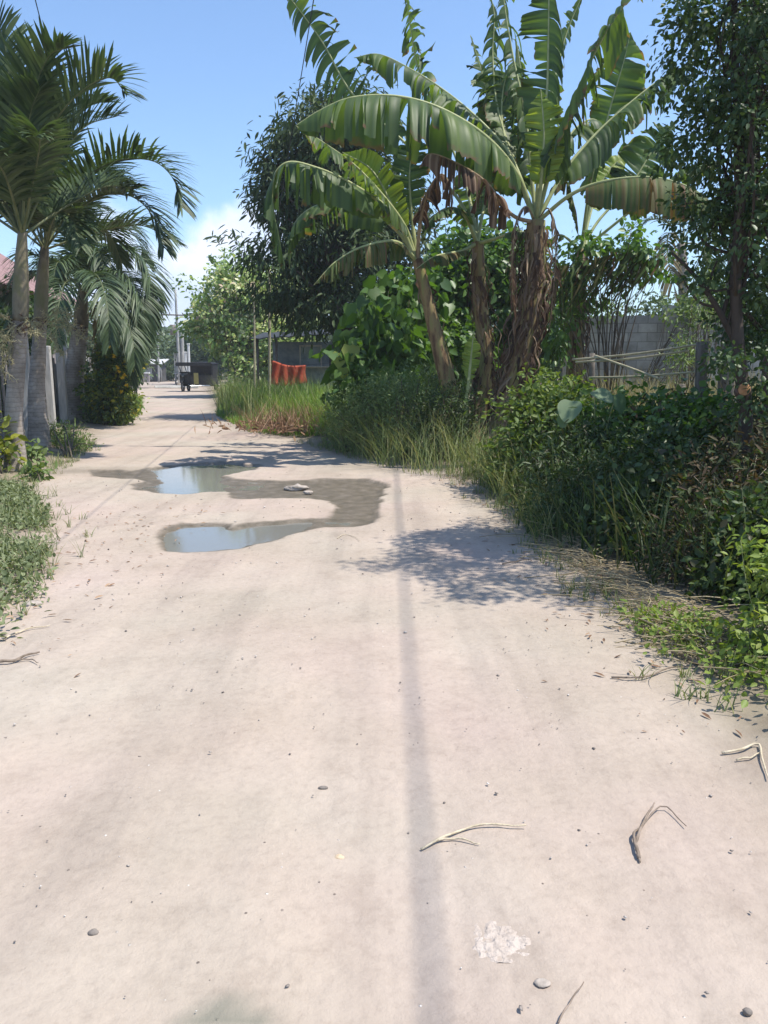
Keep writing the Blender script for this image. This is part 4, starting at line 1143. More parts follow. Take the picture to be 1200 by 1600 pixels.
# tricycle (motorcycle with sidecar), facing the camera
TD = 52.0
tb = at(313, 611, TD); tb[2] = gz(tb[0], tb[1])
tr = thing('tricycle', 'black motor tricycle with covered sidecar parked on the right of the road', 'tricycle', tb)
def tw(x, y, z): return tb + np.array([x, y, z])
def wheel(parent, x, y, r, name='wheel'):
    t = MB(); C = [tw(x, y + r * math.cos(a), r + r * math.sin(a)) for a in np.linspace(0, 2 * PI, 25)]
    tube(t, C, .045, 6, cap=False); w_ = t.build(name, M['rubber'], parent)
    h = MB()
    for a in np.linspace(0, PI, 6, endpoint=False):
        tube(h, [tw(x, y + r * .9 * math.cos(a), r + r * .9 * math.sin(a)), tw(x, y - r * .9 * math.cos(a), r - r * .9 * math.sin(a))], .008, 4)
    tube(h, [tw(x - .06, y, r), tw(x + .06, y, r)], .04, 8)
    h.build('rim', M['chrome'], w_)
wheel(tr, -.78, -.75, .27); wheel(tr, -.78, .55, .27); wheel(tr, .85, .1, .26)
mb = MB()   # motorcycle body
tube(mb, spline([tw(-.78, -.65, .62), tw(-.78, -.3, .78), tw(-.78, .1, .74), tw(-.78, .6, .72)], 14), [.06, .13, .12, .07], 8)
tube(mb, [tw(-.78, -.75, .27), tw(-.78, -.55, .95)], .035, 6); tube(mb, [tw(-.78, .55, .27), tw(-.78, .1, .42), tw(-.78, -.4, .45)], .04, 6)
box(mb, tw(-.78, -.1, .42), (.2, .4, .28), bev=.04)
mb.build('motorcycle', M['black'], tr)
mb = MB(); tube(mb, spline([tw(-1.08, -.45, 1.0), tw(-.9, -.55, .97), tw(-.66, -.55, .97), tw(-.48, -.45, 1.0)], 10), .018, 6); mb.build('handlebar', M['chrome'], tr)
mb = MB(); tube(mb, [tw(-.78, -.7, .88), tw(-.78, -.6, .88)], [.085, .06], 12); mb.build('headlight', M['glass_dark'], tr)
mb = MB(); tube(mb, spline([tw(-.78, -1.03, .5), tw(-.78, -.8, .6), tw(-.78, -.5, .5)], 8), .06, 6, flat=.3); mb.build('mudguard', M['black'], tr)
mb = MB()   # sidecar shell: floor, low front and back, side
box(mb, tw(.25, 0, .33), (1.2, 1.5, .06), bev=.015); box(mb, tw(.25, -.75, .62), (1.2, .05, .58), bev=.02); box(mb, tw(.25, .75, .75), (1.2, .05, .85), bev=.02)
box(mb, tw(.85, 0, .58), (.05, 1.45, .5), bev=.02)
for (x, y) in ((-.33, -.72), (.83, -.72), (-.33, .74), (.83, .74)): tube(mb, [tw(x, y, .3), tw(x, y * .95, 1.55)], .025, 6)
tube(mb, [tw(-.8, .35, .45), tw(.3, .35, .36)], .03, 6); tube(mb, [tw(-.8, -.3, .45), tw(.3, -.3, .36)], .03, 6)
mb.build('sidecar', M['black'], tr, False)
mb = MB(); V = []
for i in range(13):
    x = -1.12 + i * .17; z = 1.56 + .09 * math.sin(PI * i / 12)
    V += [tw(x, -.95, z - .05), tw(x, .85, z), tw(x, -.95, z - .09), tw(x, .85, z - .04)]
mb.add(V, [(4 * i, 4 * i + 1, 4 * i + 5, 4 * i + 4) for i in range(12)] + [(4 * i + 2, 4 * i + 6, 4 * i + 7, 4 * i + 3) for i in range(12)] + [(4 * i, 4 * i + 4, 4 * i + 6, 4 * i + 2) for i in range(12)])
mb.build('roof', M['dark_cloth'], tr)
mb = MB(); box(mb, tw(.25, .5, .62), (1.1, .4, .12), bev=.04); box(mb, tw(.25, .68, .95), (1.1, .1, .5), bev=.04); mb.build('bench_seat', M['dark_cloth'], tr)
mb = MB(); box(mb, tw(.25, .8, 1.12), (1.2, .03, .9), bev=.01); box(mb, tw(.87, 0, 1.15), (.03, 1.4, .8), bev=.01); mb.build('shade_panel', M['dark_cloth'], tr, False)  # dark sheets added so the shaded cab openings read black
mb = MB(); box(mb, tw(-.02, -.79, .72), (.26, .02, .62), bev=.008); mb.build('front_panel', M['yellow_paint'], tr, False)
mb = MB(); box(mb, tw(.25, -.73, 1.2), (1.1, .015, .5), tilt=(.12, 0)); mb.build('windscreen', M['rubber'], tr, False)
mb = MB(); box(mb, tw(.2, -.85, .34), (1.1, .06, .06), bev=.02); mb.build('bumper', M['chrome'], tr)

mb = MB(); box(mb, tw(-.70, -.48, .78), (.62, .06, .62), bev=.03); mb.build('leg_shield', M['black'], tr, False)
mb = MB(); box(mb, tw(-.68, .45, .70), (.5, .6, .34), bev=.06); box(mb, tw(-.40, .1, .66), (.06, 1.3, .62), bev=.02); mb.build('side_panel', M['black'], tr, False)
for (x, y) in ((-1.02, -.62), (-1.02, .7)):
    mb = MB(); tube(mb, [tw(x * .75, y, .62), tw(x, y, 1.5)], .025, 6); mb.build('roof_post', M['black'], tr)
mb = MB(); box(mb, tw(-.1, -.96, 1.5), (1.95, .03, .2), bev=.01); mb.build('visor', M['black'], tr, False)
tr.scale = (1.16, 1.16, 1.16)
# parked motorcycle farther on
qb = at(279, 601, 72); qb[2] = gz(qb[0], qb[1])
mc = thing('parked_motorcycle', 'small dark motorcycle parked beyond the tricycle by the poles', 'motorcycle', qb)
tb_keep = tb; tb = qb
wheel(mc, 0, -.6, .28); wheel(mc, .0, .6, .28)
mb = MB(); tube(mb, spline([tw(0, -.5, .65), tw(0, -.15, .85), tw(0, .2, .76), tw(0, .75, .8)], 14), [.06, .17, .15, .08], 8); box(mb, tw(0, 0, .45), (.22, .45, .3), bev=.05)
tube(mb, [tw(0, -.6, .28), tw(0, -.42, 1.0)], .04, 6); mb.build('body', M['black'], mc)
mb = MB(); tube(mb, spline([tw(-.33, -.3, 1.03), tw(0, -.42, 1.0), tw(.33, -.3, 1.03)], 9), .02, 6); mb.build('handlebar', M['chrome'], mc)
tb = tb_keep

# poles
def pole(name, label, top, base, r0, r1, mat, arm=None, can=None, group=None, cat='pole'):
    base = np.array(base); base[2] = gz(base[0], base[1]) - .2
    o = thing(name, label, cat, base, group)
    mb = MB(); tube(mb, spline([base, np.array(top)], 10), [r0, r1], 10); mb.build('shaft', M[mat], o)
    if arm:
        for (z, w, rz) in arm:
            p = np.array(top) - np.array([0, .12, z]); mb = MB(); box(mb, p, (w, .09, .11), rz, bev=.01); a = mb.build('crossarm', M['old_wood'], o, False)
            for s_ in (-1, -.5, .5, 1):
                mb = MB(); c0 = p + np.array([s_ * w * .45 * math.cos(rz), s_ * w * .45 * math.sin(rz), .05]); tube(mb, [c0, c0 + np.array([0, 0, .07]), c0 + np.array([0, 0, .16])], [.02, .05, .03], 8); mb.build('insulator', M['dark_stone'], a)
    if can:
        p = np.array(top) - np.array([.35, .1, can]); mb = MB(); tube(mb, [p - np.array([0, 0, .4]), p + np.array([0, 0, .36]), p + np.array([0, 0, .42])], [.24, .25, .2], 14); mb.build('transformer', M['dark_stone'], o)
    return o


pole('utility_pole', 'tall grey utility pole with crossarm and transformer by the bend', at(274, 452, 68), at(281, 603, 68),   .14, .09, 'concrete', arm=[(2.1, 2.4, .5)], can=3.3, cat='utility pole')
pole('utility_pole', 'shorter stout pale pole leaning beside the transformer pole', at(284, 520, 64), at(286, 604, 64), .19, .14, 'concrete', cat='utility pole')
pole('utility_pole', 'slim pole rising in front of the distant coconut palm', at(246, 490, 84), at(248, 595, 84), .11, .08, 'concrete', arm=[(.6, 1.6, .2)], cat='utility pole')
pole('utility_pole', 'pale pole standing beside the far hut', at(217, 545, 80), at(218, 598, 80), .16, .13, 'concrete', cat='utility pole')
pole('bamboo_pole', 'taller bamboo pole in front of the bougainvillea holding a cable', at(421, 420, 27), at(421, 640, 27), .055, .04, 'bamboo')
pole('bamboo_pole', 'thinner bamboo pole left of the cable pole', at(397, 440, 29), at(398, 632, 29), .045, .03, 'bamboo')
for px, lab, h in ((292, 'left white gate post behind the tricycle', 2.6), (297, 'right white gate post behind the tricycle', 3.2)):
    p = at(px, 600, 60); g = thing('gate_post', lab, 'post', (p[0], p[1], 0))
    mb = MB(); box(mb, (p[0], p[1], h / 2), (.15, .15, h), bev=.02); mb.build('shaft', M['white_paint'], g, False)
    mb = MB(); box(mb, (p[0], p[1], h + .05), (.22, .22, .08), bev=.02); mb.build('cap', M['white_paint'], g, False)
p = at(285, 600, 74); g = thing('metal_wall', 'grey green sheet wall behind the utility pole', 'wall', (p[0], p[1], 0))
mb = MB(); V = []
for i in range(41):
    x = p[0] - .55 + i * .03
    V += [(x, p[1] + .02 * math.sin(i * PI / 2), 0), (x, p[1] + .02 * math.sin(i * PI / 2), 3.0), (x, p[1] + .04 + .02 * math.sin(i * PI / 2), 0), (x, p[1] + .04 + .02 * math.sin(i * PI / 2), 3.0)]
mb.add(V, [(4 * i, 4 * i + 4, 4 * i + 5, 4 * i + 1) for i in range(40)] + [(4 * i + 2, 4 * i + 3, 4 * i + 7, 4 * i + 6) for i in range(40)] + [(4 * i + 1, 4 * i + 5, 4 * i + 7, 4 * i + 3) for i in range(40)])
mb.build('sheet', M['concrete'], g, False)
mb = MB(); box(mb, (p[0] - .62, p[1], 1.55), (.1, .1, 3.1), bev=.01); mb.build('post', M['concrete'], g, False)
p = at(281, 601, 66); mb = MB(); tube(mb, [(p[0], p[1], 0), (p[0], p[1], .5), (p[0], p[1], .52)], [.17, .22, .24], 14)
tag(mb.build('bucket', M['white_paint']), 'white bucket standing at the foot of the utility pole', 'bucket')
p = at(276, 603, 60); mb = MB(); V = []
box(mb, (p[0], p[1], .12), (3.2, .5, .2), .05, bev=.03); tag(mb.build('concrete_slab', M['concrete']), 'long low concrete slab lying left of the tricycle', 'slab')

# far hut
hb = at(232, 596, 88); hb[2] = 0
h = thing('hut', 'small grey hut with pale tin roof at the road end', 'hut', hb)
def hw(x, y, z): return hb + np.array([x, y, z])
mb = MB(); box(mb, hw(.2, .9, .95), (2.6, 1.8, 1.9), bev=.02); mb.build('wall', M['dark_board'], h, False)
mb = MB(); V = []
for i in range(41):
    x = -1.6 + i * .0875; zz = .015 * math.sin(i * PI / 2)
    V += [hw(x, -.7, 1.95 + zz), hw(x, 2.0, 2.5 + zz), hw(x, -.7, 1.91 + zz), hw(x, 2.0, 2.46 + zz)]
mb.add(V, [(4 * i, 4 * i + 4, 4 * i + 5, 4 * i + 1) for i in range(40)] + [(4 * i + 2, 4 * i + 3, 4 * i + 7, 4 * i + 6) for i in range(40)] + [(4 * i, 4 * i + 2, 4 * i + 6, 4 * i + 4) for i in range(40)])
mb.build('roof', M['roof_pale'], h, False)
mb = MB(); box(mb, hw(.1, -.02, .95), (.7, .04, 1.5), bev=.01); mb.build('door', M['concrete'], h, False)
for x in (-1.4, 1.6):
    mb = MB(); tube(mb, [hw(x, -.6, 0), hw(x, -.6, 1.95)], .05, 6); mb.build('post', M['concrete'], h)
p = at(205, 597, 86); g = thing('low_wall', 'low brown wall with white coping left of the far hut', 'wall', (p[0], p[1], 0))
mb = MB(); box(mb, (p[0], p[1], .45), (4, .2, .9), bev=.02); mb.build('wall', M['house_wall'], g, False)
mb = MB(); box(mb, (p[0], p[1], .97), (4.1, .3, .14), bev=.02); mb.build('coping', M['white_paint'], g, False)

# shack
sb = at(470, 600, 30); sb[2] = gz(sb[0], sb[1])
s = thing('shack', 'open fronted roadside shack with dark sagging roof in the tree shade', 'shack', sb)
def sw(x, y, z): return sb + np.array([x, y, z])
mb = MB(); V = []
for i in range(31):
    x = -1.75 + i * .13; zz = .02 * math.sin(i * PI / 2)
    V += [sw(x, -.9, 2.42 + zz + .008 * i), sw(x, 2.2, 2.75 + zz + .008 * i), sw(x, -.9, 2.38 + zz + .008 * i), sw(x, 2.2, 2.71 + zz + .008 * i)]
mb.add(V, [(4 * i, 4 * i + 4, 4 * i + 5, 4 * i + 1) for i in range(30)] + [(4 * i + 2, 4 * i + 3, 4 * i + 7, 4 * i + 6) for i in range(30)] + [(4 * i, 4 * i + 2, 4 * i + 6, 4 * i + 4) for i in range(30)])
mb.build('roof', M['roof_dark'], s, False)
mb = MB(); box(mb, sw(.5, .5, .7), (2.7, .08, 1.4), bev=.01); box(mb, sw(.3, 2, 1.2), (3.2, .08, 2.4), bev=.01); mb.build('wall', M['shack_wall'], s, False)
for x in (-1.5, -.8, 1.9):
    mb = MB(); tube(mb, [sw(x, -.6, 0), sw(x, -.6, 2.42)], .05, 7); mb.build('post', M['old_wood'], s)
mb = MB()
for (x, z, w_, h_) in ((-.05, 1.8, .05, .85), (.75, 1.8, .05, .85), (.35, 1.4, .85, .05), (.35, 2.2, .85, .05)): box(mb, sw(x, .42, z), (w_, .05, h_))
wf = mb.build('window', M['pale_wood'], s, False)
mb = MB(); box(mb, sw(.35, .46, 1.8), (.78, .02, .78)); mb.build('pane', M['shack_wall'], wf, False)
mb = MB(); box(mb, sw(.5, .3, 1.42), (2.8, .45, .05), bev=.01); mb.build('counter', M['pale_wood'], s, False)
mb = MB(); box(mb, sw(1.4, .4, 1.85), (.7, .03, .8)); mb.build('board', M['dark_board'], s, False)
# red-orange cloth on a rope
cb = at(450, 592, 27.5); cb[2] = 0
cl = MB(); V = []; nx_, nz_ = 26, 12
pl0, pl1 = at(423, 562, 27.5), at(478, 570, 27.5)
for j in range(nz_):
    for i in range(nx_):
        u = i / (nx_ - 1); v = j / (nz_ - 1)
        p = pl0 * (1 - u) + pl1 * u
        p = p + np.array([0, .05 * math.sin(u * 26 + v * 2) * (.4 + v), -.10 * math.sin(PI * u) - v * (.82 - .22 * u)])
        p[0] += .03 * math.sin(v * 5 + u * 9)
        V.append(p)
cl.add(V, [(j * nx_ + i, j * nx_ + i + 1, (j + 1) * nx_ + i + 1, (j + 1) * nx_ + i) for j in range(nz_ - 1) for i in range(nx_ - 1)], np.clip(rng.random(nx_ * nz_), 0, 1))
ob = cl.build('hanging_cloth', M['tarp_orange'])
sd = ob.modifiers.new('thickness', 'SOLIDIFY'); sd.thickness = .006
tag(ob, 'bright orange red cloth hung on a line in front of the shack', 'cloth')
mb = MB(); tube(mb, spline([at(414, 556, 27.2), pl0, (pl0 + pl1) / 2 - np.array([0, 0, .09]), pl1, at(540, 566, 28)], 20), .006, 4)
tag(mb.build('clothes_line', M['wire']), 'thin line holding the orange cloth by the shack', 'line')


# trees
def tree(name, label, trunk, r, blobs, ncl, per, cr, size, T, mat, bark='bark', nl=30, cat='tree', group=None, shell=.55, droop=.3, flat=.6, lr=.35, frm=.45, lim=None):
    base = np.array(trunk[0]); o = thing(name, label, cat, base, group)
    mb = MB(); cc = foliage(mb, blobs, ncl, per, cr, size, T, droop, shell, .3, flat); mb.build('crown', M[mat], o)
    t = MB(); C = spline(trunk, 40); tube(t, C, r, 10, wob=.1)
    for i in rng.choice(len(cc), min(nl, len(cc)), replace=False):
        k = int((frm + (1 - frm) * random.random()) * 39)
        e = cc[i]
        if lim is not None and e[0] < lim: continue
        s0 = C[k]; d = np.linalg.norm(e - s0)
        mid = s0 * .55 + e * .45 + np.array([0, 0, -.08 * d]) + rdir(1)[0] * .1 * d
        rr = np.interp(k / 39, np.linspace(0, 1, len(r)), r) * lr
        tube(t, spline([s0, mid, e], 12), [rr, rr * .6, rr * .2], 6)
    t.build('trunk', M[bark], o)
    return o


# dark dense tree behind the bananas
tbs = at(545, 600, 24); tbs[2] = 0
tree('shade_tree', 'tall dark dense tree standing behind the banana plants', [tbs, tbs + np.array([.1, .1, 2]), at(520, 420, 24), at(530, 260, 24)], [.32, .28, .2, .1],
     [B(470, 330, 24.5, 1.5, 1.6, 1.8), B(520, 250, 24, 1.6, 1.7, 1.7), B(450, 420, 24, 1.2, 1.4, 1.4), B(540, 400, 24, 1.7, 1.7, 1.8), B(490, 200, 24, 1.3, 1.3, 1.2), B(560, 185, 24.3, 1.1, 1.2, 1.1),
      B(500, 480, 23.6, 1.3, 1.2, 1.0), B(580, 500, 23.5, 1.2, 1.2, 1.2), B(590, 320, 24.5, 1.5, 1.5, 1.9), B(430, 290, 24, .7, .9, 1.1), B(640, 420, 25, 1.4, 1.3, 1.7)], 600, 52, .25, .24, T_NARROW, 'dark_tree', nl=90, shell=.35, droop=.8)
# bushy trees behind the banana clump
tbs = at(790, 600, 19); tbs[2] = 0
shrub('vine_mound', 'bright green leafy mound rising between the two banana stems', 'bush', tbs,
      [B(700, 470, 18.5, .9, .9, 1.1), B(780, 470, 18.8, 1.0, 1.0, 1.4), B(740, 420, 19, 1.0, 1.0, 1.0), B(700, 560, 17.5, .9, .8, .8), B(800, 400, 19.5, .7, .8, .7), B(850, 500, 18.6, .6, .8, 1.0)], 330, 34, .2, .19, T_OVAL, 'vine', nst=30, rs=.025, droop=.6, shell=.5)
# heart leaved plant
hbse = at(575, 640, 15.5); hbse[2] = 0
r = shrub('heart_leaf_vine', 'climbing vine of large drooping heart shaped leaves left of the bananas', 'vine', hbse,
          [B(610, 480, 16, .5, .5, .65), B(590, 520, 15.6, .6, .5, .6), B(550, 565, 15, .45, .45, .4), B(620, 560, 15.4, .6, .5, .7), B(570, 600, 14.8, .6, .5, .4), B(640, 460, 16.4, .5, .5, .5)], 170, 9, .16, .20, T_HEART, 'vine', nst=24, droop=1.1, flat=.15, shell=.5)
mb = MB()
Pn = np.array([at(547, 540, 14.6), at(530, 552, 14.6), at(548, 555, 14.7), at(536, 575, 14.5)])
leaves(mb, Pn, np.tile(np.array([.05, -.1, -1.0]), (4, 1)) + rng.normal(size=(4, 3)) * .15, np.tile(np.array([.2, -1, .35]), (4, 1)), np.array([.34, .28, .22, .2]), T_HEART, np.array([.95, .85, .7, .6]))
mb.build('large_leaf', M['bright'], r)['label'] = 'largest heart leaves with sunlit yellow green painted in'  # brighter material than the other leaves, sunshine put into the colour

# grasses along the right
mb = MB()
pv = [gr(347, 624)[:2], gr(338, 650)[:2], gr(390, 676)[:2], gr(450, 682)[:2], gr(535, 690)[:2], (0.4, 17), (-.3, 24), (-3, 31), (-7, 37)]
P = scatter(pv, 15000); P[:, 2] -= .02
hh = 1.05 + .35 * fbm(P[:, 0] * .6, P[:, 1] * .6, 31, 3)
edge_ = np.clip((P[:, 0] - np.interp(P[:, 1], RY, RX)) / 1.2, .25, 1)
grass(mb, P, hh * edge_[:len(P)] * .92, .022, .6, .8, 5)
tag(mb.build('tall_grass', M['grass'], None), 'bright green tall grass in front of the shack', 'grass', kind='stuff')
mb = MB()
pv2 = [gr(356, 622)[:2], gr(342, 636)[:2], (-5.4, 31), (-6.0, 40)]
P = scatter(pv2, 4000); grass(mb, P, .7, .03, .35, .55, 4)
P = scatter(pv, 2200); grass(mb, P, 1.3, .012, .5, .6, 5)
tag(mb.build('seeding_grass', M['grass_dull'], None), 'thin dull seed stalks standing above the tall grass', 'grass', kind='stuff')

# dead leaf pile
mb = MB(); ctr = gr(478, 682)
P = np.column_stack([ctr[0] + rng.normal(size=1300) * .75, ctr[1] + .7 + rng.normal(size=1300) * .7, .14 + .14 * rng.random(1300)])
leaves(mb, P, nrm(rdir(1300) * np.array([1, 1, .5])), nrm(rdir(1300) * .9 + np.array([0, 0, .6])), .07 + .17 * rng.random(1300), T_NARROW)
grass(mb, P[::2], .55, .015, 1.2, .6, 4)
tag(mb.build('dead_leaves', M['litter'], None), 'heap of dry brown leaves at the edge of the tall grass', 'leaf litter', kind='stuff')

# weeds in front of bananas
wb = [('weed_bush', 'bushy weed at the left end of the roadside thicket', 545, 690, 14.2, 1.25), ('weed_bush', 'bushy weed second from the left end of the roadside thicket', 585, 705, 13.6, 1.45),
      ('weed_bush', 'bushy grassy weed in front of the leaning banana stem', 635, 715, 13.0, 1.5), ('weed_bush', 'dark bushy weed at the foot of the leaning banana stem', 688, 725, 12.4, 1.3)]
for k, (nm, lab, px, py, D, hgt) in enumerate(wb):
    p = at(px, py, D)
    shrub(nm, lab, 'weed', (p[0], p[1]), [(np.array([p[0], p[1] + .1, hgt * .45]), (.42, .45, hgt * .5)), (np.array([p[0] + .25, p[1] + .3, hgt * .6]), (.4, .4, hgt * .4))], 200, 34, .13, .065, T_NARROW, 'weed' if k < 3 else 'hedge', droop=.1, nst=50, group='weeds in front of the banana clump')
mb = MB(); P = scatter([gr(500, 700)[:2], gr(560, 722)[:2], gr(640, 742)[:2], gr(720, 752)[:2], (1.6, 12.6), (1.0, 14), (-.5, 16)], 1300)
grass(mb, P, .95, .008, .8, .9, 5)
tag(mb.build('grass', M['grass_dull'], None), 'wispy pale grass in front of the leaning banana', 'grass', kind='stuff')

# ------------------------------------------------------------------ right side
# block wall
wl0, wl1 = at(880, 560, 19.2), at(1330, 560, 18.0)
wl0[2] = wl1[2] = 0
g = thing('block_wall', 'weathered grey concrete block wall beyond the dry grass', 'wall', (wl0 + wl1) / 2)
Lw = np.linalg.norm(wl1 - wl0); rzw = math.atan2(wl1[1] - wl0[1], wl1[0] - wl0[0])
def wseg(x0, x1, z0, z1, t=.15):
    mb = MB(); c_ = wl0 + (wl1 - wl0) * ((x0 + x1) / 2 / Lw)
    box(mb, (c_[0], c_[1], (z0 + z1) / 2), (x1 - x0, t, z1 - z0), rzw); return mb
mb = wseg(0, 2.2, 0, 2.7); m2 = wseg(2.203, 4.0, 0, 2.92); m3 = wseg(4.003, Lw, 0, 2.75)
for q_ in (m2, m3):
    mb.f[4] += [f + mb.n for f in q_.f[4]]; mb.v += q_.v; mb.a += q_.a; mb.n += q_.n
mb.build('masonry', M['block'], g, False)
for x in (.1, 2.9, 5.6):
    c_ = wl0 + (wl1 - wl0) * (x / Lw); mb = MB(); box(mb, (c_[0], c_[1], 1.5), (.24, .24, 3.0), rzw, bev=.01); mb.build('pillar', M['concrete'], g, False)

# dry grass field
mb = MB(); P = scatter([(2.6, 9.6), (8, 8.6), (9.5, 17.5), (5, 18), (3.3, 16)], 7500)
grass(mb, P, 1.3 + .3 * fbm(P[:, 0], P[:, 1], 71, 2), .012, .4, .6, 5)
tag(mb.build('dry_grass', M['grass_dry'], None), 'pale dry grass filling the plot before the block wall', 'grass', kind='stuff')

# stick fence
g = thing('stick_fence', 'rough fence of wooden posts and bamboo rails in the dry grass', 'fence', at(1000, 640, 9.6) * np.array([1, 1, 0]))
for (px, top_, D, r_) in [(1094, 534, 8.6, .062), (1062, 600, 9.2, .045), (922, 552, 10.4, .04)]:
    p = at(px, 640, D); tp = at(px + 3, top_, D); mb = MB(); tube(mb, spline([np.array([p[0], p[1], 0]), (np.array([p[0], p[1], 0]) + tp) / 2 + np.array([.02, 0, 0]), tp], 10), [r_ * 1.15, r_, r_], 9, wob=.12); mb.build('post', M['old_wood'], g)
for pts in [[(895, 562, 10.5), (1000, 552, 9.6), (1110, 535, 8.7)], [(900, 566, 10.4), (990, 560, 9.7), (1075, 548, 9)], [(920, 590, 10.3), (1000, 588, 9.6), (1100, 580, 8.7)], [(930, 556, 10.2), (985, 575, 9.6), (1030, 592, 9.2)]]:
    mb = MB(); tube(mb, spline(P3(pts), 14), [.016, .013], 6, wob=.1); mb.build('rail', M['bamboo'], g)

# right tree
DR = 6.3
rb = at(1172, 745, DR); rb[2] = gz(rb[0], rb[1]) - .05
rt = tree('tree', 'dark fine leaved tree leaning over the right edge with tangled branches', [rb, at(1165, 650, DR), at(1155, 560, DR), at(1150, 450, DR), at(1156, 300, DR), at(1150, 120, DR), at(1145, -40, DR), at(1140, -100, DR)], [.07, .06, .052, .044, .038, .03, .022, .01],
     [B(1120, 50, 6.2, .52, .65, .55), B(1200, 30, 6.4, .65, .7, .7), B(1100, 205, 6.3, .30, .6, .36), B(1185, 210, 6.3, .5, .65, .55), B(1175, 350, 6.3, .40, .6, .5), B(1240, 440, 6.5, .5, .65, .7),
      B(1190, 470, 6.6, .28, .5, .4), B(1185, 600, 6.2, .16, .3, .3), B(1130, 560, 6.0, .10, .2, .15), B(1085, 440, 6.3, .12, .25, .14), B(1120, 330, 6.6, .3, .45, .3), (np.array([2.65, 5.45, 4.95]), (.75, .5, .4)), (np.array([2.9, 4.75, 3.2]), (.55, .4, .4)), (np.array([2.6, 5.0, 4.05]), (.5, .5, .35))], 400, 58, .08, .05, T_OVAL, 'right_tree', bark='bark_dark', nl=80, shell=.3, droop=.5, lim=2.3)
t = MB()
for pts, rr in [([(1152, 540), (1120, 480), (1085, 430), (1050, 395)], .04), ([(1128, 495), (1140, 450), (1148, 380)], .025), ([(1120, 480), (1090, 470), (1060, 425)], .018), ([(1150, 500), (1165, 430), (1190, 360)], .035),
                ([(1135, 510), (1150, 470), (1170, 455)], .02), ([(1105, 455), (1115, 420), (1130, 390)], .016)]:
    tube(t, spline([at(x, y, DR + .05 * random.random()) for x, y in pts], 14), [rr * .75, rr * .52, rr * .25], 7)
t.build('branch', M['bark_dark'], rt)
mb = MB(); p = at(1158, 612, DR - .02); tube(mb, [p, p + np.array([-.03, -.12, .02])], [.055, .05], 12); st = mb.build('branch_stub', M['bark_red'], rt)
mb = MB(); q0 = p + np.array([-.0305, -.1225, .0203]); tube(mb, [q0, q0 + np.array([-.001, -.006, 0])], [.047, .045], 14); mb.build('cut_face', M['cut_wood'], st)
# reddish trunk at the right edge
rb2 = at(1206, 780, 7.4); rb2[2] = gz(rb2[0], rb2[1]) - .05
tree('tree', 'reddish brown trunk at the extreme right edge of the thicket', [rb2, at(1200, 680, 7.4), at(1206, 560, 7.5), at(1225, 420, 7.6), at(1240, 250, 7.7)], [.09, .08, .07, .05, .03],
     [B(1290, 300, 7.8, .8, .9, .8), B(1260, 500, 7.8, .5, .7, .5), B(1330, 100, 8, .9, 1.0, .8)], 190, 44, .18, .09, T_OVAL, 'right_tree', bark='bark_red', nl=24, shell=.35)

# overgrown vine mass behind
vb = at(950, 600, 14.2); vb[2] = 0
shrub('hanging_vine', 'dark creeper draped over dead stalks right of the thick banana', 'vine', vb,
      [B(920, 400, 14.4, .42, .5, .35), B(985, 395, 14.2, .5, .5, .4), B(900, 450, 14.4, .35, .4, .5), B(970, 425, 14.2, .35, .4, .3), B(880, 520, 14.2, .3, .4, .5), B(1020, 415, 14.3, .3, .4, .3)], 95, 17, .13, .13, T_OVAL, 'vine', nst=26, rs=.018, droop=.8)
mb = MB()
C0 = spline(P3([(880, 420, 14.1), (930, 400, 14), (990, 395, 14), (1030, 410, 14)]), 40); skirt(mb, C0, 170, .9, .2); sk = mb.build('hanging_dry_strands', M['banana_rust'], None)
root_v = [o for o in bpy.data.objects if o.get('label', '').startswith('dark creeper draped')][0]
sk.parent = root_v; sk.matrix_parent_inverse.identity(); sk.location = -root_v.location
wv = at(985, 600, 18.2); wv[2] = 0
shrub('wall_creeper', 'loose creeper hanging over the top of the block wall', 'creeper', wv,
      [B(945, 486, 18.4, .3, .25, .16), B(1060, 484, 18.0, .45, .3, .3), B(1105, 475, 17.8, .5, .4, .5), B(1075, 545, 17.6, .3, .3, .3)], 60, 20, .12, .10, T_OVAL, 'weed', nst=24, rs=.012, droop=.7)
sp_ = at(1075, 600, 13.0); sp_[2] = 0
shrub('sapling', 'feathery grey green sapling in the dry grass by the wooden post', 'sapling', sp_,
      [B(1085, 520, 13, .22, .25, .45), B(1062, 565, 12.8, .25, .25, .3), B(1100, 465, 13.2, .3, .3, .4)], 50, 20, .1, .085, T_NARROW, 'weed', nst=40, rs=.012, droop=.4)
# dead coconut frond hanging by the tree
cpb = at(1065, 620, 20.5); cpb[2] = 0
cp = thing('coconut_palm', 'coconut palm behind the wall with one brown dead frond hanging', 'palm tree', cpb)
mb = MB(); tube(mb, spline([cpb, at(1068, 500, 20.5), at(1065, 380, 20.5)], 20), [.17, .13, .11], 10); mb.build('trunk', M['palm_bark'], cp)
c = (1065, 380, 20.5)
for pts in [[c, (1085, 350, 20.6), (1105, 370, 20.8), (1115, 430, 21)], [c, (1040, 345, 20.2), (1005, 350, 20), (985, 400, 19.8)], [c, (1075, 330, 21), (1100, 320, 21.5), (1130, 350, 22)], [c, (1060, 335, 20), (1045, 315, 19.4), (1020, 320, 19)],
            [c, (1095, 385, 20.4), (1110, 430, 20.3), (1112, 490, 20.2)]]:
    frond(cp, P3(pts), .7, 40, .3, .8, 'coconut_leaf', wl=.022)
frond(cp, P3([c, (1045, 365, 20.0), (1045, 410, 19.7), (1062, 480, 19.6)]), .6, 44, .1, 1.3, 'palm_leaf_dry', wl=.022, name='dead_frond')

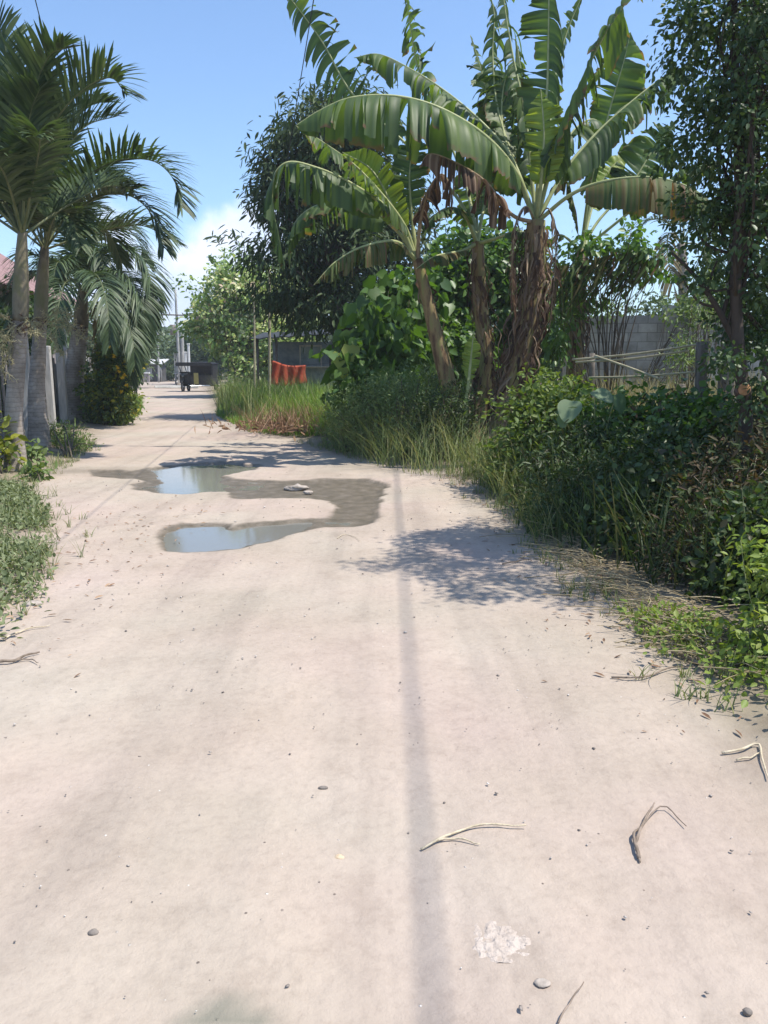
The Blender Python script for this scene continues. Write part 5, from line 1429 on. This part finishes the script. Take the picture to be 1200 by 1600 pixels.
# thicket shrubs on the right
HG = 'shrubs of the shaded thicket along the right verge'
sh = [((1.95, 9.6), 1.45, .7, 'sunny_green', 'sunlit light green bush right of the banana foot', T_OVAL, .10),
      ((2.6, 8.8), 1.2, .65, 'vine', 'leafy bush with big rounded leaves below the dry grass', T_OVAL, .11),
      ((2.0, 8.0), .95, .55, 'hedge', 'dark bush jutting toward the road below the big round leaves', T_NARROW, .10),
      ((3.1, 8.0), 1.2, .65, 'hedge_brown', 'dark bush in the middle of the shaded thicket', T_OVAL, .09),
      ((3.9, 7.7), 1.3, .65, 'hedge_brown', 'brownish withered bush around the old wooden post', T_OVAL, .09),
      ((2.5, 7.0), .95, .6, 'hedge', 'dark bush leaning over the road at the shadow edge', T_NARROW, .12),
      ((3.3, 6.7), 1.15, .7, 'hedge_brown', 'brown twiggy bush before the leaning tree', T_OVAL, .08),
      ((2.7, 5.9), .95, .6, 'hedge_brown', 'dark grassy bush right of the tree shadow', T_NARROW, .09),
      ((3.6, 5.7), 1.25, .7, 'hedge', 'dark bush at the right frame edge behind the sunlit bush', T_OVAL, .08),
      ((4.3, 6.6), 1.4, .7, 'hedge_brown', 'tall brown bush at the right edge under the tree', T_OVAL, .09),
      ((2.6, 4.9), .75, .5, 'hedge', 'small dark bush directly behind the sunlit bush', T_OVAL, .08),
      ((1.85, 7.2), .7, .4, 'hedge', 'dark leafy weed at the verge just beyond the tree shadow', T_NARROW, .07),
      ((2.3, 6.3), .8, .45, 'hedge', 'round leaved creeper trailing down to the cut straw', T_ROUND, .07),
      ((2.9, 7.5), 1.3, .5, 'vine', 'mid green climber topping the middle of the thicket', T_ROUND, .08),
      ((2.35, 5.4), .6, .4, 'hedge_brown', 'brownish weed between the cut straw and the tree foot', T_NARROW, .07)]
for (x, y), hgt, rad, mt, lab, T, sz in sh:
    shrub('shrub', lab, 'shrub', (x, y), [(np.array([x, y, hgt * .45]), (rad * .9, rad, hgt * .45)), (np.array([x + .15, y + .2, hgt * .72]), (rad * .7, rad * .7, hgt * .3)), (np.array([x - .2, y - .25, hgt * .25]), (rad * .7, rad * .6, hgt * .25))],
          190, 32, .12, sz * .8, T, mt, HG, nst=90, droop=.25, shell=.35, rs=.007, stem='pale_twig' if mt == 'hedge_brown' else 'twig')
# large round leaves
bl = at(915, 690, 8.4); bl[2] = gz(bl[0], bl[1])
r = thing('large_leaf_plant', 'plant with three big pale round leaves above the thicket', 'plant', bl)
st = MB()
for (px, py, s_, dv, nv, rn) in [(893, 628, .27, (-.3, -.5, -.7), (-.2, -.7, .75), .95), (930, 612, .24, (.5, -.5, -.3), (.1, -.6, .9), .8), (962, 618, .22, (.4, -.2, -.9), (.5, -.8, .3), .3), (880, 650, .14, (-.1, -.3, -1), (0, -1, .4), .9)]:
    p = at(px, py, 8.2); mb = MB(); leaves(mb, [p], np.array([dv]), np.array([nv], float), s_, T_HEART, np.array([rn])); o = mb.build('leaf', M['pale_round'], r)
    sd = o.modifiers.new('s', 'SUBSURF'); sd.levels = sd.render_levels = 2
    tube(st, spline([bl, (bl + p) / 2 + np.array([.05, .05, .1]), p], 10), [.010, .006], 6)
st.build('stem', M['midrib'], r)
# thicket grasses
mb = MB(); P = scatter([(1.45, 6.3), (1.5, 8.3), (1.5, 10.4), (2.6, 10.3), (4.8, 7.5), (4.6, 4.6), (2.1, 4.3)], 3200)
grass(mb, P, .75, .014, .5, .8, 5)
tag(mb.build('thicket_grass', M['grass_dark'], None), 'dark broad bladed grass among the right hand thicket', 'grass', kind='stuff')
mb = MB(); P = scatter([(1.3, 8.4), (1.25, 10.0), (1.1, 11.2), (1.8, 11), (2.0, 9.2)], 700)
grass(mb, P, .7, .012, .5, .8, 5)
P = scatter([(1.3, 6.6), (1.35, 8), (1.75, 8.2), (1.75, 6.6)], 500); grass(mb, P, .4, .010, .7, .9, 5)
tag(mb.build('verge_grass', M['grass_dull'], None), 'straw coloured grass tufts at the foot of the thicket', 'grass', kind='stuff')
# cut straw along right verge
mb = MB()
for _ in range(420):
    t = random.random(); p = np.array([np.interp(t, [0, .5, 1], [1.35, 1.5, 1.75]) + rng.normal() * .10 + .1, np.interp(t, [0, .5, 1], [6.6, 4.9, 3.5]) + rng.normal() * .15, 0])
    p[2] = gz(p[0], p[1]) + random.uniform(.004, .07)
    a = rng.normal() * .5 - .75 + (PI if random.random() < .5 else 0); L = random.uniform(.08, .45); d = np.array([math.cos(a), math.sin(a), rng.normal() * .12])
    C = spline([p, p + d * L * .5 + np.array([rng.normal() * .02, rng.normal() * .02, .02]), p + d * L], 5)
    C[:, 2] = np.maximum(C[:, 2], zbase(C[:, 0], C[:, 1]) + .003)
    tube(mb, C, random.uniform(.0018, .004), 3, rnd=random.random(), cap=False)
tag(mb.build('cut_straw', M['straw'], None), 'scattered cut dry stalks along the right road edge', 'straw', kind='stuff')
# sunlit bush bottom right
shrub('sunny_bush', 'bright yellow green sunlit bush at the right frame edge', 'bush', (1.98, 3.95), [(np.array([2.1, 3.95, .42]), (.26, .3, .34)), (np.array([1.98, 3.6, .2]), (.3, .3, .22)), (np.array([2.2, 3.75, .55]), (.25, .3, .25))], 200, 18, .06, .042, T_OVAL, 'bright', nst=50, droop=.3, shell=.3, rs=.004, stem='midrib')
shrub('low_bush', 'pale low weed patch under the sunlit bush', 'weed', (1.75, 3.85), [(np.array([1.72, 3.9, .08]), (.26, .4, .09)), (np.array([1.82, 3.3, .07]), (.2, .3, .08)), (np.array([1.62, 4.3, .07]), (.2, .3, .08))], 120, 14, .05, .04, T_OVAL, 'bright', nst=40, droop=.1, shell=.3, rs=.003, stem='pale_twig')

# ------------------------------------------------------------------ background trees
FG = 'trees closing the view in the distance'
ft = [('leafy green tree behind the far hut and poles', 262, 570, 100, 3.6, 5.2), ('hazy rounded tree left of the far hut', 195, 560, 110, 4.5, 7), ('low shrubby tree right of the far hut', 257, 585, 92, 2.2, 2.2),
      ('dark green tree behind the utility poles', 300, 560, 95, 4.5, 6), ('tall tree behind the bougainvillea', 360, 540, 75, 4.5, 7.5), ('tree beyond the shack roof', 470, 540, 60, 4, 6.5),
      ('bushy tree beyond the block wall', 985, 520, 34, 2.2, 4.6), ('grey green tree right of the coconut palm beyond the wall', 1120, 515, 36, 2.2, 4.6), ('wide tree behind the house roof', 60, 500, 45, 4.5, 6.5), ('tree hidden behind the third palm', 150, 520, 60, 4, 6.0),
      ('bushy tree right of the dark shade tree', 690, 520, 32, 2.5, 4.0), ('green tree behind the thick banana', 860, 540, 30, 2.2, 3.3)]
for lab, px, py, D, rad, hgt in ft:
    p = at(px, 575, D); p[2] = 0
    tree('background_tree', lab, [p, p + np.array([0, 0, hgt * .5]), p + np.array([.2, 0, hgt * .8])], [.04 * hgt, .03 * hgt, .01 * hgt],
         [(p + np.array([rng.normal() * rad * .3, rng.normal() * rad * .2, hgt * .62]), (rad * .8, rad * .8, hgt * .36)), (p + np.array([rad * .45, 0, hgt * .4]), (rad * .6, rad * .6, hgt * .34)), (p + np.array([-rad * .5, 0, hgt * .42]), (rad * .6, rad * .6, hgt * .34))],
         130, 34, rad * .14, .10 * rad, T_OVAL, 'far_tree', nl=12, group=FG)
fcb = at(250, 575, 105); fcb[2] = 0
cp = thing('coconut_palm', 'distant coconut palm above the trees at the road end', 'palm tree', fcb)
ctr = at(250, 530, 105)
mb = MB(); tube(mb, spline([fcb, ctr], 10), [.25, .2], 8); mb.build('trunk', M['palm_bark'], cp)
for a in np.linspace(0, 2 * PI, 13, endpoint=False):
    d = np.array([math.cos(a), math.sin(a), 0]); L = 2.4
    frond(cp, [ctr, ctr + d * L * .35 + np.array([0, 0, 1.1 + .4 * random.random()]), ctr + d * L * .75 + np.array([0, 0, 1.0]), ctr + d * L + np.array([0, 0, -.1])], .9, 26, .3, .8, 'coconut_leaf', wl=.05)

# treeline mass and hills
mb = MB(); blobs = []
for a in np.linspace(-1.25, 1.25, 46):
    d = 190 + 25 * random.random(); blobs.append((np.array([math.sin(a) * d, math.cos(a) * d, 3.0]), (9, 7, 4.2 + 2.2 * random.random())))
foliage(mb, blobs, 1500, 22, 1.5, 1.5, T_OVAL, .3, .6, 0)
tag(mb.build('treeline', M['far_tree'], None), 'far band of mixed trees beyond the fields', 'treeline', kind='stuff')
xa = np.linspace(-1.4, 1.4, 140); V = []
for k, a in enumerate(xa):
    hgt = max(7, 21 + 9 * math.sin(a * 3 + 1.2) + 4 * math.sin(a * 9 + .4) + 2 * math.sin(a * 23))
    for (rr, z) in ((420, -2), (445, hgt * .55), (470, hgt), (520, hgt * .7), (560, -2)): V.append((math.sin(a) * rr, math.cos(a) * rr, z))
mb = MB(); mb.add(V, [(5 * i + j, 5 * i + 5 + j, 5 * i + 6 + j, 5 * i + 1 + j) for i in range(139) for j in range(4)])
tag(mb.build('hills', M['hill'], None), 'low bluish hills on the horizon', 'hill', kind='structure')


# ------------------------------------------------------------------ cables
def cable(label, a, b_, sag, r):
    a = np.array(a, float); b_ = np.array(b_, float); t = np.linspace(0, 1, 40)[:, None]
    C = a * (1 - t) + b_ * t; C[:, 2] -= (4 * sag * t * (1 - t))[:, 0]
    mb = MB(); tube(mb, C, r, 6); return tag(mb.build('overhead_cable', M['wire']), label, 'cable')


a = at(421, 421, 27); b_ = at(490, 0, 9.6)
cable('thin black cable rising from the bamboo pole past the shade tree', a, a + (b_ - a) * 1.9, 0.0, .006)
a = at(166, 440, 60); b_ = at(54, -5, 10)
cable('thin black cable crossing the sky above the left palms', a, a + (b_ - a) * 1.2, 0.0, .006)
hh = 10.0; hh = 9.5; k_ = 1 / math.tan(SUN_EL); ox, oy = k_ * math.sin(SUN_AZ), k_ * math.cos(SUN_AZ)
pt = np.array([.18 + ox * hh, 11.8 + oy * hh, hh])
cable('thick cable bundle strung high along the right side of the road', pt, (.10 + ox * hh, -14, hh + .1), .0, .014)
pole('utility_pole', 'wooden utility pole carrying the thick cable bundle right of the road', pt + np.array([0, .15, .3]), np.array([pt[0], pt[1] + .15, 0]), .14, .10, 'old_wood', cat='utility pole')


# ------------------------------------------------------------------ small things on the road
def rock(name, label, px, py, s, mat, sq=(1, .8, .6), cat='stone', ro=.22):
    p = gr(px, py); z = gz(p[0], p[1]); mb = MB()
    U, W_ = np.meshgrid(np.linspace(0, 2 * PI, 13)[:-1], np.linspace(0, PI, 8)); V = np.stack([np.cos(U) * np.sin(W_), np.sin(U) * np.sin(W_), np.cos(W_)], -1).reshape(-1, 3)
    V = V * (1 + ro * fbm(V[:, 0] * (1.7 if ro < .3 else 3.5) + px, V[:, 1] * 1.7 + V[:, 2] * 2.1 + py, 5, 3))[:, None] * np.array(sq) * s + np.array([p[0], p[1], z + s * sq[2] * .22])
    mb.add(V, [(j * 12 + i, j * 12 + (i + 1) % 12, (j + 1) * 12 + (i + 1) % 12, (j + 1) * 12 + i) for j in range(7) for i in range(12)])
    return tag(mb.build(name, M[mat]), label, cat)


rock('stone', 'small pale tan stone on the road near the cable shadow', 530, 1338, .017, 'pale_stone')
rock('stone', 'small dark stone alone on the left foreground', 146, 1458, .015, 'dark_stone')
rock('stone', 'dark oval pebble near the top centre of the foreground', 505, 1229, .013, 'dark_stone', (1.4, .7, .5))
rock('stone', 'dark pebble in the lower right corner', 1168, 1580, .012, 'dark_stone', (1, .8, .7))
rock('stone', 'flat stone at the edge of the left weeds', 52, 943, .06, 'stone', (1.1, .8, .35))
rock('stone', 'flat grey stone half sunk beside the plaster lump', 848, 1532, .02, 'stone', (1, .8, .25))
rock('stone', 'pale broken stone lying in the mud between puddles', 465, 762, .10, 'stone', (1.5, .8, .4), ro=.7)
rock('stone', 'smaller pale stone on the mud beside the broken stone', 482, 768, .05, 'plaster', (1.2, .8, .5), ro=.6)
p = gr(775, 1462)
g = MB(); nx_ = 34; V = []
for j in range(nx_):
    for i in range(nx_):
        u = i / (nx_ - 1) * 2 - 1; v = j / (nx_ - 1) * 2 - 1; r_ = math.hypot(u, v) + .35 * float(fbm(np.array([u * 2.2]), np.array([v * 2.2]), 3, 3)[0])
        X, Y = p[0] + u * .095, p[1] + v * .085
        z = .008 * max(-.9, 1 - r_ ** 3) + .006 * float(fbm(np.array([u * 6]), np.array([v * 6]), 4, 3)[0])
        V.append((X, Y, gz(X, Y) + z - .005))
g.add(V, [(j * nx_ + i, j * nx_ + i + 1, (j + 1) * nx_ + i + 1, (j + 1) * nx_ + i) for j in range(nx_ - 1) for i in range(nx_ - 1)])
tag(g.build('plaster_lump', M['plaster']), 'flattened whitish crumbly lump on the foreground road', 'lump')


def twig(label, pts, r, mat='twig', name='twig', z=.006, branches=(), cat='twig'):
    mb = MB()
    for q_, rr in [(pts, r)] + list(branches):
        C = np.array([gr(*p) for p in q_]); C = spline(C, 18)
        C[:, 2] = zbase(C[:, 0], C[:, 1]) + z + rr + .006 * np.abs(np.sin(np.linspace(0, 7, 18)))
        tube(mb, C, [rr, rr * .9, rr * .5], 6, wob=.35)
    return tag(mb.build(name, M[mat]), label, cat)


twig('pale forked dry stem lying across the cable shadow', [(658, 1324), (700, 1304), (745, 1290), (822, 1292)], .0045, 'pale_twig', 'dry_stem', branches=[([(672, 1314), (710, 1308), (750, 1318)], .0035)], cat='stem')
twig('bent dry stem with crumpled end on the right foreground', [(1000, 1350), (994, 1325), (1000, 1300), (1020, 1275), (1040, 1265), (1072, 1296)], .0035, 'twig', 'dry_stem', branches=[([(994, 1318), (1005, 1290), (1022, 1260)], .005), ([(998, 1345), (990, 1310), (1000, 1298)], .006)], cat='stem')
twig('long thin dark twig reaching onto the road from the verge', [(955, 1062), (1000, 1064), (1050, 1048), (1085, 1046)], .005, branches=[([(1050, 1024), (1085, 1040), (1120, 1062)], .012)])
twig('short dark curved twig upright from the straw', [(1003, 968), (1004, 1000), (1014, 1016)], .006)
twig('forked dark twig at the left edge of the road', [(-10, 1036), (20, 1034), (45, 1024), (62, 1020)], .008, branches=[([(20, 1034), (45, 1030), (60, 1036)], .004)])
twig('dry brown stalk under the left weeds', [(5, 1000), (40, 985), (78, 978)], .005, 'pale_twig')
twig('pale twig at the lower right verge', [(1128, 1182), (1160, 1178), (1184, 1170), (1190, 1195), (1200, 1225)], .005, 'pale_twig', branches=[([(1150, 1193), (1175, 1190), (1188, 1182)], .004)])
twig('thin curled straw below the nearer puddle', [(527, 842), (540, 836), (556, 841), (562, 846)], .003, 'pale_twig')
twig('dark twig lying inside the tree shadow', [(785, 884), (810, 880), (830, 877)], .006)
twig('small dark sliver at the bottom of the foreground', [(872, 1600), (890, 1570), (912, 1538)], .0025)

# pebbles and crumbs
mb = MB(); n = 700
yy = 1.5 + 10 * rng.random(n) ** 1.4; xx = xl(yy) + (xr(yy) - xl(yy)) * rng.random(n)
dd = sdist(MUD, xx, yy); k = dd < -.05; xx, yy = xx[k], yy[k]
oc = np.array([(1, 0, 0), (.3, .9, 0), (-.7, .6, .1), (-.9, -.3, 0), (0, -1, 0), (.7, -.6, .1), (.1, .1, .8), (-.1, 0, -.6)])
of = np.array([(i, (i + 1) % 6, 6) for i in range(6)] + [((i + 1) % 6, i, 7) for i in range(6)])
for x, y in zip(xx, yy):
    s_ = .0018 + .0055 * rng.random() ** 4 + .0008 * y * rng.random(); a = rng.random() * 6.28
    Rm = np.array([[math.cos(a), -math.sin(a), 0], [math.sin(a), math.cos(a), 0], [0, 0, .8]])
    mb.add((oc * (1 + .3 * rng.normal(size=(8, 1)))) @ Rm.T * s_ + np.array([x, y, gz(x, y) + .006]), of, rng.random())
tag(mb.build('gravel', leafmat('gravel', G((.16, .135, .12), (.30, .26, .23), (.62, .58, .53)), 0, rough=.9)), 'tiny stones and crumbs strewn over the road', 'gravel', kind='stuff')
# leaf bits and clods round the churned mud and the verges
mb = MB(); n = 240
P = np.concatenate([np.column_stack([-2.3 + rng.normal(size=90) * .4, 7.7 + rng.normal(size=90) * .55]),
                    np.column_stack([1.25 + rng.normal(size=110) * .22, 3 + 6.5 * rng.random(110)]), np.column_stack([-2.4 + rng.normal(size=120) * .35, 3.6 + 4.4 * rng.random(120)]),
                    np.column_stack([1.0 + rng.normal(size=160) * .18, 10.4 + rng.normal(size=160) * .6])])
ye = 3 + 9 * rng.random(260); sd_ = rng.random(260) < .45
xe = np.where(sd_, xl(ye) + np.abs(rng.normal(size=260)) * .35, xr(ye) - np.abs(rng.normal(size=260)) * .3)
P = np.concatenate([P, np.column_stack([xe, ye])])
P = np.column_stack([P, zbase(P[:, 0], P[:, 1]) + .014])
n = len(P)
leaves(mb, P, nrm(rdir(n) * np.array([1, 1, .15])), nrm(np.array([0, 0, 1.]) + rdir(n) * .4), .012 + .055 * rng.random(n) ** 1.5, T_NARROW)
tag(mb.build('leaf_litter', M['litter'], None), 'dry leaf scraps scattered over the road and its edges', 'leaf litter', kind='stuff')
hz = MB(); box(hz, (0, 260, 17.5), (1300, 700, 39)); 
hm, hnt, hout = newmat('haze_air')
pv_ = nd(hnt, 'ShaderNodeVolumePrincipled'); pv_.inputs['Color'].default_value = (.86, .92, 1, 1); pv_.inputs['Density'].default_value = .0010; pv_.inputs['Anisotropy'].default_value = .2
hnt.links.new(pv_.outputs[0], hout.inputs['Volume'])
tag(hz.build('haze', hm, None, False), None, None, kind='stuff')
mb = MB(); n = 420; ye = 3.2 + 13 * rng.random(n); sd_ = rng.random(n) < .5
xe = np.where(sd_, xl(ye) + rng.normal(size=n) * .16 - .05, xr(ye) + rng.normal(size=n) * .13 + .06)
P = np.repeat(np.column_stack([xe, ye, zbase(xe, ye)]), 9, 0) + np.column_stack([rng.normal(size=(n * 9, 2)) * .025, np.zeros(n * 9)])
grass(mb, P, np.repeat(.05 + .13 * rng.random(n), 9), .006, .7, .7)
tag(mb.build('edge_tufts', M['grass_dull'], None), 'short sparse grass tufts creeping in from both road edges', 'grass', kind='stuff')
print('verts', sum(len(o.data.vertices) for o in bpy.data.objects if o.type == 'MESH'))
